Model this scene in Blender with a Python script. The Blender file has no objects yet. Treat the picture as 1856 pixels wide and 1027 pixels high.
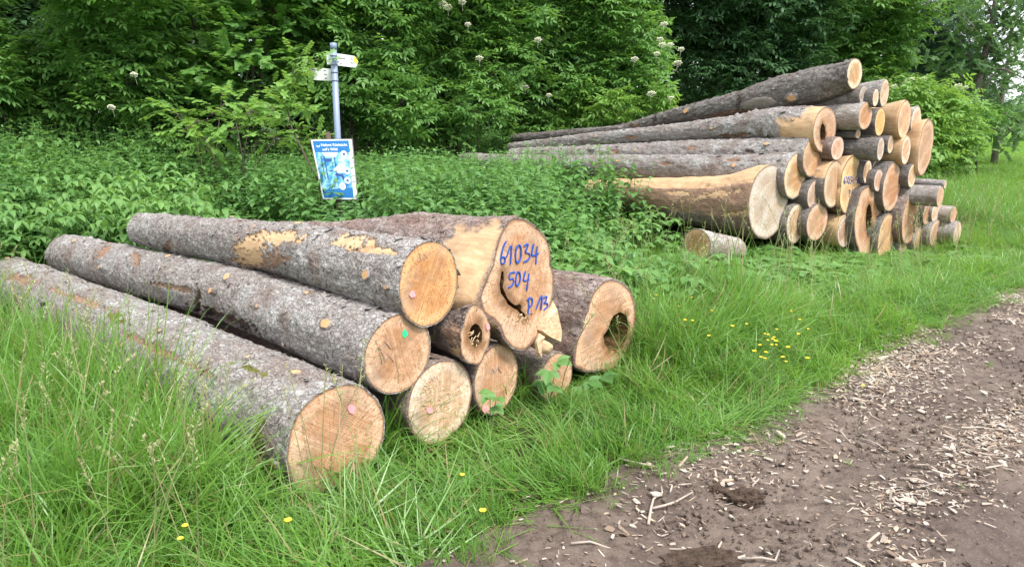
import bpy, math, random
import numpy as np
from mathutils import Vector
from mathutils.geometry import delaunay_2d_cdt

random.seed(7); RNG = np.random.default_rng(11)
SC = bpy.context.scene; COL = SC.collection

# ------------------------------------------------------------------ camera, sky, sun, exposure
PITCH = math.radians(12.5); FPX = 1340.0; CAMH = 1.6
cam = bpy.data.cameras.new('camera'); cam.sensor_width = 36; cam.lens = 26.0; cam.clip_end = 3000; cam.clip_start = .05
camo = bpy.data.objects.new('camera', cam); COL.objects.link(camo)
camo.location = (0, 0, CAMH); camo.rotation_euler = (math.pi/2-PITCH, 0, 0); SC.camera = camo
SUN_EL = math.radians(56); SUN_AZ = math.radians(140)          # azimuth clockwise from +Y: behind the camera, to the right
w = bpy.data.worlds.new('World'); SC.world = w; w.use_nodes = True
nt = w.node_tree; nt.nodes.clear()
N = nt.nodes.new; Lk = nt.links.new
out = N('ShaderNodeOutputWorld'); bg = N('ShaderNodeBackground'); sky = N('ShaderNodeTexSky')
sky.sky_type = 'NISHITA'; sky.sun_disc = False; sky.sun_elevation = SUN_EL; sky.sun_rotation = SUN_AZ
sky.air_density = 1.0; sky.dust_density = 2.0; sky.ozone_density = 1.0
tc = N('ShaderNodeTexCoord'); mp = N('ShaderNodeMapping'); mp.inputs['Scale'].default_value = (1, 1, 2.2)
nz = N('ShaderNodeTexNoise'); nz.inputs['Scale'].default_value = 2.3; nz.inputs['Detail'].default_value = 7
rp = N('ShaderNodeValToRGB'); rp.color_ramp.elements[0].position = .32; rp.color_ramp.elements[0].color = (.35, .35, .35, 1)
rp.color_ramp.elements[1].position = .62; rp.color_ramp.elements[1].color = (.97, .97, .97, 1)
mx = N('ShaderNodeMix'); mx.data_type = 'RGBA'; mx.inputs['B'].default_value = (9.6, 9.9, 10.4, 1)
Lk(tc.outputs['Generated'], mp.inputs[0]); Lk(mp.outputs[0], nz.inputs['Vector']); Lk(nz.outputs['Fac'], rp.inputs[0])
Lk(rp.outputs[0], mx.inputs['Factor']); Lk(sky.outputs[0], mx.inputs['A']); Lk(mx.outputs['Result'], bg.inputs[0])
bg.inputs[1].default_value = .115; Lk(bg.outputs[0], out.inputs[0])
sl = bpy.data.lights.new('sun', 'SUN'); sl.energy = 2.5; sl.angle = math.radians(12); sl.color = (1, .965, .9)
so = bpy.data.objects.new('sun', sl); COL.objects.link(so)
sd = Vector((math.sin(SUN_AZ)*math.cos(SUN_EL), math.cos(SUN_AZ)*math.cos(SUN_EL), math.sin(SUN_EL)))
so.rotation_euler = sd.to_track_quat('Z', 'Y').to_euler(); so.location = sd*30
SC.view_settings.view_transform = 'Standard'; SC.view_settings.look = 'None'
SC.view_settings.gamma = 1; SC.view_settings.exposure = 1.05
SC.render.engine = 'CYCLES'; SC.cycles.max_bounces = 6; SC.cycles.diffuse_bounces = 3; SC.cycles.transparent_max_bounces = 8
SC.cycles.caustics_reflective = False; SC.cycles.caustics_refractive = False

# ------------------------------------------------------------------ geometry of the place
def ray(px, py):
    u = (px-928)/FPX; v = (513.5-py)/FPX
    return np.array([u, math.cos(PITCH)+v*math.sin(PITCH), -math.sin(PITCH)+v*math.cos(PITCH)])
CP = np.array([0, 0, CAMH])
def at(px, py, Y):
    r = ray(px, py); return CP+r*(Y/r[1])
def on_plane(px, py, p0, n):
    r = ray(px, py); return CP+r*(np.dot(n, np.array(p0)-CP)/np.dot(n, r))
def proj(P):
    P = np.asarray(P, float); d = P-CP
    z = d[..., 1]*math.cos(PITCH)-d[..., 2]*math.sin(PITCH); v = d[..., 1]*math.sin(PITCH)+d[..., 2]*math.cos(PITCH)
    z = np.where(np.abs(z) < 1e-3, 1e-3, z)
    return 928+FPX*d[..., 0]/z, 513.5-FPX*v/z, z
def sdc(x, y):       # distance along the track and away from its edge
    return (x-1.94)*.749+(y-4.3)*.663, (x-1.94)*-.663+(y-4.3)*.749
def xy(s, d):
    return 1.94+.749*s-.663*d, 4.3+.663*s+.749*d
def sstep(a, b, x):
    t = np.clip((x-a)/(b-a), 0, 1); return t*t*(3-2*t)

def _h(i, j, k, s):
    n = (i*374761393+j*668265263+k*2147483647+s*974634777) & 0xffffffff
    n = ((n ^ (n >> 13))*1274126177) & 0xffffffff
    n = (n ^ (n >> 16)) & 0xffffff
    return n/float(0xffffff)
def vnoise(P, sc, seed=0):
    Q = np.asarray(P, float)*sc; I = np.floor(Q).astype(np.int64); f = Q-I; f = f*f*(3-2*f)
    r = 0
    for a in (0, 1):
        for b in (0, 1):
            for c in (0, 1):
                wgt = (f[..., 0] if a else 1-f[..., 0])*(f[..., 1] if b else 1-f[..., 1])*(f[..., 2] if c else 1-f[..., 2])
                r = r+wgt*_h(I[..., 0]+a, I[..., 1]+b, I[..., 2]+c, seed)
    return r*2-1
def fbm(P, sc, seed=0, oct=3):
    r = 0; a = 1
    for o in range(oct): r = r+a*vnoise(P, sc*2**o, seed+o*17); a *= .5
    return r/1.6
def n2(x, y, sc, seed=0, oct=3):
    x = np.asarray(x, float); y = np.asarray(y, float)
    return fbm(np.stack([x, y, np.zeros_like(x)], -1), sc, seed, oct)
def ground_z(x, y):
    s, d = sdc(np.asarray(x, float), np.asarray(y, float))
    z = .05*sstep(0, 1.2, d)+.26*sstep(6, 13, d)+.8*sstep(25, 140, np.hypot(x, y))
    z = z+.04*np.exp(-((s-3.2)**2/2.2+(d-2.2)**2/2.5))
    z = z+.025*n2(x, y, .8, 3)-.19*np.exp(-((s-5.0)**2/3.2+(d-1.7)**2/1.1))
    z = z-.035*np.exp(-((d+.55)/.2)**2)-.045*np.exp(-((d+1.45)/.25)**2)
    return z

# ------------------------------------------------------------------ helpers
def mesh(name, V, F, mat=None, smooth=True, attrs=None, mats=None, midx=None):
    me = bpy.data.meshes.new(name); V = np.asarray(V, np.float32)
    if isinstance(F, np.ndarray):
        me.vertices.add(len(V)); me.vertices.foreach_set('co', V.ravel())
        k = F.shape[1]; me.loops.add(F.size); me.loops.foreach_set('vertex_index', F.astype(np.int32).ravel())
        me.polygons.add(len(F)); me.polygons.foreach_set('loop_start', np.arange(0, F.size, k, dtype=np.int32))
        me.polygons.foreach_set('loop_total', np.full(len(F), k, np.int32))
    else:
        me.from_pydata([tuple(map(float, v)) for v in V], [], [tuple(int(i) for i in f) for f in F])
    if smooth: me.polygons.foreach_set('use_smooth', np.ones(len(me.polygons), bool))
    for m in (mats or ([mat] if mat else [])): me.materials.append(m)
    if midx is not None: me.polygons.foreach_set('material_index', np.asarray(midx, np.int32))
    for k, (a, dom) in (attrs or {}).items():
        at_ = me.attributes.new(k, 'FLOAT', dom); at_.data.foreach_set('value', np.asarray(a, np.float32))
    me.update(calc_edges=True); me.validate(); return me
def obj(name, me, parent=None, loc=(0, 0, 0), rot=(0, 0, 0), **kw):
    o = bpy.data.objects.new(name, me); COL.objects.link(o)
    o.location = loc; o.rotation_euler = rot
    if parent is not None: o.parent = parent
    for k, v in kw.items(): o[k] = v
    return o
def thing(name, label, cat, loc=(0, 0, 0), rotz=0, group=None):
    o = bpy.data.objects.new(name, None); COL.objects.link(o); o.empty_display_size = .1
    o.location = loc; o.rotation_euler = (0, 0, rotz); o['label'] = label; o['category'] = cat
    if group: o['group'] = group
    return o
def copy_thing(src, loc, rotz=0, scale=1, label=None):
    r = src.copy(); COL.objects.link(r); r.location = loc; r.rotation_euler = (0, 0, rotz); r.scale = (scale,)*3
    if label: r['label'] = label
    for ch in list(src.children):
        c = ch.copy(); COL.objects.link(c); c.parent = r
    return r
class MB:
    def __init__(s): s.v = []; s.f = []; s.a = []; s.m = []
    def add(s, V, F, a=0., m=0):
        o = len(s.v); s.v.extend([tuple(map(float, p)) for p in V]); s.f.extend([tuple(int(i)+o for i in f) for f in F]); s.a.extend([a]*len(V)); s.m.extend([m]*len(F))
    def tube(s, pts, rads, n=6, a=0., m=0, cap=True):
        pts = [Vector(p) for p in pts]; V = []; F = []
        up = Vector((.13, .31, .94))
        for i, p in enumerate(pts):
            t = (pts[min(i+1, len(pts)-1)]-pts[max(i-1, 0)])
            if t.length < 1e-9: t = Vector((0, 0, 1))
            t.normalize()
            u = t.cross(up)
            if u.length < .1: u = t.cross(Vector((1, 0, 0)))
            u.normalize(); v = t.cross(u)
            for k in range(n):
                an = 2*math.pi*k/n; V.append(p+(u*math.cos(an)+v*math.sin(an))*rads[i])
        for i in range(len(pts)-1):
            for k in range(n): F.append((i*n+k, i*n+(k+1) % n, (i+1)*n+(k+1) % n, (i+1)*n+k))
        if cap: F.append(tuple(range(n))[::-1]); F.append(tuple((len(pts)-1)*n+k for k in range(n)))
        s.add(V, F, a, m)
    def box(s, c, h, R=None, a=0., m=0):
        V = []
        for x in (-1, 1):
            for y in (-1, 1):
                for z in (-1, 1):
                    p = Vector((x*h[0], y*h[1], z*h[2]))
                    if R is not None: p = R @ p
                    V.append(p+Vector(c))
        s.add(V, [(0, 1, 3, 2), (4, 6, 7, 5), (0, 4, 5, 1), (2, 3, 7, 6), (0, 2, 6, 4), (1, 5, 7, 3)], a, m)
    def mesh(s, name, mat=None, smooth=False, mats=None):
        return mesh(name, s.v, s.f, mat, smooth, {'lv': (s.a, 'POINT')}, mats, s.m if mats else None)

# ------------------------------------------------------------------ materials
class NT:
    def __init__(s, name):
        s.m = bpy.data.materials.new(name); s.m.use_nodes = True; s.t = s.m.node_tree; s.t.nodes.clear()
        s.out = s.t.nodes.new('ShaderNodeOutputMaterial')
    def n(s, ty, **kw):
        nd = s.t.nodes.new(ty)
        for k, v in kw.items():
            if hasattr(nd, k): setattr(nd, k, v)
            else:
                k2 = k.replace('_', ' '); nd.inputs[k2].default_value = v
        return nd
    def l(s, a, b): s.t.links.new(a, b)
    def coord(s, kind='Object'): return s.n('ShaderNodeTexCoord').outputs[kind]
    def map(s, v, scale=(1, 1, 1), rot=(0, 0, 0), loc=(0, 0, 0)):
        m = s.n('ShaderNodeMapping'); m.inputs['Scale'].default_value = scale; m.inputs['Rotation'].default_value = rot; m.inputs['Location'].default_value = loc
        s.l(v, m.inputs[0]); return m.outputs[0]
    def noise(s, v, sc, det=4, rough=.55, dist=0):
        m = s.n('ShaderNodeTexNoise'); m.inputs['Scale'].default_value = sc; m.inputs['Detail'].default_value = det
        m.inputs['Roughness'].default_value = rough; m.inputs['Distortion'].default_value = dist; s.l(v, m.inputs['Vector']); return m.outputs['Fac']
    def ramp(s, v, els, interp='LINEAR'):
        m = s.n('ShaderNodeValToRGB'); cr = m.color_ramp; cr.interpolation = interp
        while len(cr.elements) < len(els): cr.elements.new(.5)
        for e, (p, c) in zip(cr.elements, els):
            e.position = p; e.color = (c, c, c, 1) if not hasattr(c, '__len__') else tuple(c)+(1,)
        s.l(v, m.inputs[0]); return m.outputs[0]
    def mix(s, f, a, b, blend='MIX'):
        m = s.n('ShaderNodeMix', data_type='RGBA'); m.blend_type = blend
        for sock, v in (('Factor', f), ('A', a), ('B', b)):
            if hasattr(v, 'links'): s.l(v, m.inputs[sock])
            elif sock == 'Factor': m.inputs[sock].default_value = v
            else: m.inputs[sock].default_value = tuple(v)+(1,) if hasattr(v, '__len__') else (v, v, v, 1)
        return m.outputs['Result']
    def math(s, op, a, b=None, c=None):
        m = s.n('ShaderNodeMath', operation=op)
        for i, v in enumerate((a, b, c)):
            if v is None: continue
            if hasattr(v, 'links'): s.l(v, m.inputs[i])
            else: m.inputs[i].default_value = v
        return m.outputs[0]
    def attr(s, n): return s.n('ShaderNodeAttribute', attribute_name=n).outputs['Fac']
    def bump(s, h, dist, strength=1., nrm=None):
        m = s.n('ShaderNodeBump'); m.inputs['Distance'].default_value = dist; m.inputs['Strength'].default_value = strength
        s.l(h, m.inputs['Height'])
        if nrm is not None: s.l(nrm, m.inputs['Normal'])
        return m.outputs[0]
    def pbsdf(s, col, rough=.8, nrm=None, spec=.3, metal=0):
        b = s.n('ShaderNodeBsdfPrincipled'); b.inputs['Specular IOR Level'].default_value = spec; b.inputs['Metallic'].default_value = metal
        if hasattr(col, 'links'): s.l(col, b.inputs['Base Color'])
        else: b.inputs['Base Color'].default_value = tuple(col)+(1,)
        if hasattr(rough, 'links'): s.l(rough, b.inputs['Roughness'])
        else: b.inputs['Roughness'].default_value = rough
        if nrm is not None: s.l(nrm, b.inputs['Normal'])
        return b.outputs[0]
    def done(s, sh): s.l(sh, s.out.inputs[0]); return s.m

def plain(name, col, rough=.6, var=.15, scale=20, metal=0, spec=.4):
    t = NT(name); v = t.coord(); f = t.noise(v, scale, 5)
    c = t.mix(f, tuple(x*(1-var) for x in col), tuple(min(1, x*(1+var)) for x in col))
    return t.done(t.pbsdf(c, rough, None, spec, metal))

def leaf_mat(name, a, b, trans=(.16, .30, .03), tfac=.38, rough=.48, spec=.35, dead=0):
    t = NT(name)
    r = t.n('ShaderNodeObjectInfo').outputs['Random']; lv = t.attr('lv')
    f = t.math('MULTIPLY', t.math('ADD', r, lv), .5)
    pn_ = t.noise(t.n('ShaderNodeObjectInfo').outputs['Location'], 1.1, 3, .6); f = t.math('ADD', t.math('MULTIPLY', f, .7), t.math('MULTIPLY', t.ramp(pn_, [(.36, 0), (.64, 1)]), .42))
    c = t.mix(f, a, b)
    c2 = t.mix(f, tuple(x*.75 for x in trans), tuple(x*1.15 for x in trans))
    if dead:
        k = t.math('GREATER_THAN', t.math('FRACT', t.math('MULTIPLY', t.math('ADD', r, lv), 37.7)), 1-dead)
        c = t.mix(k, c, (.34, .27, .13)); c2 = t.mix(k, c2, (.32, .24, .10))
    p = t.pbsdf(c, rough, None, spec)
    tr = t.n('ShaderNodeBsdfTranslucent'); t.l(c2, tr.inputs['Color'])
    m = t.n('ShaderNodeMixShader'); m.inputs[0].default_value = tfac; t.l(p, m.inputs[1]); t.l(tr.outputs[0], m.inputs[2])
    return t.done(m.outputs[0])

def bark_mat(name, light, mid, dark, red, cell=42., relief=.006, streak=.5, redamt=.5):
    t = NT(name); v = t.coord()
    warp = t.n('ShaderNodeTexNoise'); warp.inputs['Scale'].default_value = 18; warp.inputs['Detail'].default_value = 6; t.l(v, warp.inputs['Vector'])
    vm = t.n('ShaderNodeVectorMath', operation='MULTIPLY_ADD'); t.l(warp.outputs['Color'], vm.inputs[0]); vm.inputs[1].default_value = (.085, .085, .085); t.l(v, vm.inputs[2])
    vs = t.map(vm.outputs[0], (streak, 1, 1))
    vo = t.n('ShaderNodeTexVoronoi', feature='F1'); vo.inputs['Scale'].default_value = cell; t.l(vs, vo.inputs['Vector'])
    vo2 = t.n('ShaderNodeTexVoronoi', feature='DISTANCE_TO_EDGE'); vo2.inputs['Scale'].default_value = cell; t.l(vs, vo2.inputs['Vector'])
    cellr = t.n('ShaderNodeSeparateColor'); t.l(vo.outputs['Color'], cellr.inputs[0])
    edge = t.ramp(vo2.outputs['Distance'], [(0, 0), (.10, 1)])
    big = t.noise(v, 5, 6, .6); huge = t.noise(t.map(v, (.5, 1, 1)), 2.6, 4, .6); fine = t.noise(v, 90, 5, .7); med = t.noise(t.map(v, (.5, 1, 1)), 22, 5, .65)
    c = t.mix(t.ramp(med, [(.35, 0), (.62, 1)]), mid, light)
    c = t.mix(t.math('MULTIPLY', cellr.outputs[0], .55), c, t.mix(.5, dark, mid))
    c = t.mix(t.math('MULTIPLY', t.ramp(big, [(.46, 0), (.66, 1)]), redamt), c, red)
    c = t.mix(t.ramp(huge, [(.42, .0), (.60, .55)]), c, t.mix(.5, mid, red))
    c = t.mix(t.ramp(fine, [(.36, .5), (.50, 0)]), c, dark)
    c = t.mix(t.math('MULTIPLY', t.math('SUBTRACT', 1, edge), t.math('MULTIPLY', t.ramp(big, [(.35, 1), (.6, .25)]), .5)), c, dark)
    # moss, stripped wood, inner bark by attribute
    ib = t.mix(t.noise(t.map(v, (6, 40, 40)), 1, 5), (.15, .085, .058), (.42, .27, .185))
    c = t.mix(t.attr('red'), c, ib)
    wood = t.mix(t.noise(t.map(v, (5, 60, 60)), 1, 5, .6), (.34, .19, .09), (.66, .47, .29))
    wood = t.mix(t.ramp(t.noise(v, 12, 4), [(.5, 0), (.7, .6)]), wood, (.34, .17, .08))
    c = t.mix(t.attr('bare'), c, wood)
    c = t.mix(t.math('MULTIPLY', t.attr('rim'), .85), c, (.05, .03, .022))
    c = t.mix(t.attr('moss'), c, t.mix(fine, (.06, .09, .015), (.20, .17, .04)))
    h = t.math('ADD', t.math('MULTIPLY', cellr.outputs[1], .55), t.math('MULTIPLY', edge, .35))
    h = t.math('ADD', h, t.math('MULTIPLY', med, .9)); h = t.math('ADD', h, t.math('MULTIPLY', fine, .35))
    inv = t.math('SUBTRACT', 1, t.math('MULTIPLY', t.attr('bare'), .85)); h = t.math('MULTIPLY', h, inv)
    return t.done(t.pbsdf(c, .82, t.bump(h, relief, 1.), .25))

def wood_mat(name, hue=(1, 1, 1), ring=.8, grey=0.):
    """sawn end grain: object colour is the tint, 'rad' the radius fraction, 'rot' decayed wood"""
    t = NT(name); v = t.coord(); tint = t.n('ShaderNodeObjectInfo').outputs['Color']; rnd = t.n('ShaderNodeObjectInfo').outputs['Random']
    wn = t.n('ShaderNodeTexNoise'); wn.inputs['Scale'].default_value = 7; wn.inputs['Detail'].default_value = 3; t.l(v, wn.inputs['Vector'])
    vm = t.n('ShaderNodeVectorMath', operation='MULTIPLY_ADD'); t.l(wn.outputs['Color'], vm.inputs[0]); vm.inputs[1].default_value = (.035, .035, .035); t.l(v, vm.inputs[2])
    ss = t.n('ShaderNodeVectorMath', operation='MULTIPLY'); t.l(vm.outputs[0], ss.inputs[0]); ss.inputs[1].default_value = (0, 1, 1)
    ln = t.n('ShaderNodeVectorMath', operation='LENGTH'); t.l(ss.outputs[0], ln.inputs[0])
    rn = t.noise(v, 3, 2)
    k = t.math('ADD', t.math('MULTIPLY', ln.outputs['Value'], 640), t.math('MULTIPLY', rn, 30))
    rings = t.math('MULTIPLY_ADD', t.math('SINE', k), .5, .5)
    k2 = t.math('MULTIPLY_ADD', t.math('SINE', t.math('MULTIPLY', k, .23)), .5, .5)
    # saw marks: straight streaks at an angle of their own on each end
    vr = t.n('ShaderNodeVectorRotate', rotation_type='X_AXIS'); t.l(v, vr.inputs['Vector']); t.l(t.math('MULTIPLY', rnd, 2.6), vr.inputs['Angle'])
    saw = t.noise(t.map(vr.outputs[0], (1, 2.5, 85)), 1, 3, .6); saw2 = t.noise(t.map(vr.outputs[0], (1, 1.2, 16), loc=(.3, .1, .7)), 1, 3, .5)
    blot = t.noise(v, 6, 5, .6); speck = t.noise(v, 70, 4, .7)
    dk = t.mix(1, tint, (.60, .42, .28), 'MULTIPLY'); lt = t.mix(1, tint, (1.22, 1.28, 1.38), 'MULTIPLY')
    c = t.mix(t.ramp(blot, [(.36, 0), (.62, 1)]), t.mix(.6, tint, dk), lt)
    c = t.mix(t.math('MULTIPLY', t.attr('heart'), t.ramp(t.math('ADD', t.attr('rad'), t.math('MULTIPLY', t.math('SUBTRACT', blot, .5), .5)), [(.35, 1), (.62, .75), (.70, 0)])), c, t.mix(1, tint, (.66, .42, .24), 'MULTIPLY'))
    c = t.mix(t.math('MULTIPLY', rings, .48*ring), c, dk); c = t.mix(t.math('MULTIPLY', k2, .34*ring), c, dk)
    c = t.mix(t.ramp(saw2, [(.50, 0), (.64, .5)]), c, lt); c = t.mix(t.ramp(saw, [(.36, .6), (.5, 0)]), c, dk)
    c = t.mix(t.ramp(t.attr('rad'), [(.30, .0), (.72, .0), (.86, .55), (.955, .35), (.965, .0)]), c, lt)
    c = t.mix(t.ramp(t.attr('rad'), [(.965, 0), (.99, .8)]), c, (.16, .09, .05))
    c = t.mix(t.ramp(speck, [(.38, .8), (.47, 0)]), c, dk)
    # radial drying checks
    sep = t.n('ShaderNodeSeparateXYZ'); t.l(v, sep.inputs[0])
    ang = t.math('ARCTAN2', sep.outputs[1], sep.outputs[2])
    cv = t.n('ShaderNodeCombineXYZ'); t.l(t.math('MULTIPLY', ang, 5.0), cv.inputs[0]); t.l(rnd, cv.inputs[1]); t.l(t.math('MULTIPLY', ln.outputs['Value'], 1.5), cv.inputs[2])
    chk = t.noise(cv.outputs[0], 3.2, 2, .5)
    chk = t.math('MULTIPLY', t.ramp(chk, [(.480, 0), (.5, 1), (.520, 0)]), t.ramp(blot, [(.36, 0), (.5, .85)]))
    c = t.mix(chk, c, (.12, .065, .03))
    c = t.mix(t.ramp(t.noise(t.map(v, (1, 1, 1), loc=(3, 1, 2)), 5, 6, .65), [(.50, 0), (.68, .42)]), c, (.30, .25, .205))
    rotc = t.mix(speck, (.05, .028, .015), (.30, .15, .06))
    c = t.mix(t.attr('rot'), c, rotc)
    if grey: c = t.mix(t.math('MULTIPLY', t.ramp(t.noise(v, 9, 5, .7), [(.3, 0), (.7, 1)]), grey), c, (.50, .48, .46))
    h = t.math('ADD', t.math('MULTIPLY', saw, 1.), t.math('MULTIPLY', rings, .25)); h = t.math('ADD', h, t.math('MULTIPLY', speck, .5))
    h = t.math('ADD', h, t.math('MULTIPLY', saw2, 1.2))
    return t.done(t.pbsdf(c, .7, t.bump(h, .0022), .25))

M = {}
M['bark_grey'] = bark_mat('bark_grey', (.52, .505, .49), (.30, .275, .26), (.07, .052, .044), (.175, .115, .09), 44, .010, .6, .7)
M['bark_brown'] = bark_mat('bark_brown', (.40, .34, .31), (.21, .155, .13), (.055, .035, .028), (.17, .085, .065), 34, .010, .45, .6)
M['bark_dark'] = bark_mat('bark_dark', (.31, .29, .275), (.15, .135, .125), (.04, .032, .028), (.12, .08, .062), 34, .012, .5, .4)
M['bark_pale'] = bark_mat('bark_pale', (.60, .57, .54), (.36, .33, .30), (.10, .075, .06), (.26, .165, .125), 30, .012, .4, .6)
M['wood'] = wood_mat('sawn_wood'); M['wood_grey'] = wood_mat('weathered_sawn_wood', ring=1.2, grey=.45)
M['bare'] = None
t = NT('split_wood'); v = t.coord(); g = t.noise(t.map(v, (4, 55, 55)), 1, 5, .6); g2 = t.noise(v, 9, 4)
c = t.mix(t.ramp(g, [(.3, 0), (.65, 1)]), (.36, .22, .11), (.66, .50, .33)); c = t.mix(t.ramp(g2, [(.52, 0), (.72, .55)]), c, (.33, .18, .085))
M['bare'] = t.done(t.pbsdf(c, .7, t.bump(g, .004), .25))
t = NT('rotten_wood'); v = t.coord(); g = t.noise(t.map(v, (5, 45, 45)), 1, 6, .7)
M['rotten'] = t.done(t.pbsdf(t.mix(t.ramp(g, [(.35, 0), (.7, 1)]), (.035, .02, .012), (.26, .15, .07)), .9, t.bump(g, .02), .1))
M['knot'] = plain('knot_wood', (.50, .29, .14), .75, .45, 90)
t = NT('blue_marking_paint'); v = t.coord(); f = t.noise(t.map(v, (1, 30, 110)), 1, 4, .6); g = t.noise(v, 14, 3)
c = t.mix(g, (.02, .055, .27), (.035, .10, .42)); c = t.mix(t.ramp(f, [(.60, 0), (.70, .6)]), c, (.45, .34, .26)); M['blue_paint'] = t.done(t.pbsdf(c, .7, None, .2))
M['green_paint'] = plain('green_marking_paint', (.03, .62, .26), .5, .1, 40)
M['pink_paint'] = plain('pink_marking_paint', (.80, .33, .36), .6, .12, 80)
M['pencil'] = plain('pencil_line', (.34, .27, .24), .5, .1, 40)
M['white_paint'] = plain('white_paint', (.74, .76, .76), .45, .05, 12)

# ------------------------------------------------------------------ ground, track, meadow
def grid_xy(S, D):
    s, d = np.meshgrid(S, D, indexing='ij'); x, y = xy(s, d); return s, d, x, y
def grid_faces(a, b):
    i, j = np.meshgrid(np.arange(a-1), np.arange(b-1), indexing='ij'); i = i.ravel(); j = j.ravel()
    return np.stack([i*b+j, (i+1)*b+j, (i+1)*b+j+1, i*b+j+1], 1)
def spaced(a, b, n, c=0., p=3.):
    u = np.linspace(-1, 1, n); q = np.sign(u)*np.abs(u)**p
    return np.where(q < 0, c+(c-a)*q, c+(b-c)*q)
S = spaced(-500, 700, 260, 0); D = spaced(-400, 600, 240, 1)
s, d, x, y = grid_xy(S, D); z = ground_z(x, y)-.06*((d < .12) & (d > -3.3))*((s > -8) & (s < 130))
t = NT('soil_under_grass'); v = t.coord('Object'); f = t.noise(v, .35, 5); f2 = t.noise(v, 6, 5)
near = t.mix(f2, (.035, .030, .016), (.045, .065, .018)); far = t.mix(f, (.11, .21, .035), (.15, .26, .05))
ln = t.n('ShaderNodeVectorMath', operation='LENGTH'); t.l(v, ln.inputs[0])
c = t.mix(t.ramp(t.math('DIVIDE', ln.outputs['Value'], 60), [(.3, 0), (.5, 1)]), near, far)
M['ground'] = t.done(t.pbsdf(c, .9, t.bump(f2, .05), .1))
obj('ground', mesh('ground', np.stack([x, y, z], -1).reshape(-1, 3), grid_faces(len(S), len(D)), M['ground']), kind='structure')

t = NT('damp_soil'); v = t.coord('Object')
a = t.noise(v, 1.3, 5, .6); b = t.noise(v, 14, 6, .65); e = t.noise(v, 75, 5, .7)
c = t.mix(t.ramp(a, [(.35, 0), (.65, 1)]), (.105, .075, .060), (.195, .150, .122))
c = t.mix(t.ramp(b, [(.36, .75), (.56, 0)]), c, (.055, .036, .028)); c = t.mix(t.ramp(e, [(.56, 0), (.72, .6)]), c, (.27, .215, .17))
c = t.mix(t.ramp(e, [(.28, .7), (.42, 0)]), c, (.045, .03, .022))
h = t.math('ADD', t.math('MULTIPLY', b, 1.), t.math('MULTIPLY', e, .4))
M['soil'] = t.done(t.pbsdf(c, t.ramp(a, [(.35, .6), (.6, .95)]), t.bump(h, .022), .3))
S = np.concatenate([np.linspace(-4, 5, 430), 5+np.linspace(.03, 1, 150)**2.2*120]); D = np.linspace(-3.3, .22, 190)
s, d, x, y = grid_xy(S, D)
z = ground_z(x, y)+.006+.012*n2(x, y, 6, 5, 4)+.016*np.maximum(0, n2(x, y, 2.2, 9, 4))
z += .014*np.maximum(0, n2(x*1, y, 14, 21, 2)-.2)-.05*sstep(.1, .22, d)-.05*(1-sstep(-3.3, -3.15, d))
obj('track', mesh('track', np.stack([x, y, z], -1).reshape(-1, 3), grid_faces(len(S), len(D)), M['soil']), kind='structure')
def track_z(x, y): return ground_z(x, y)+.008

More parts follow.
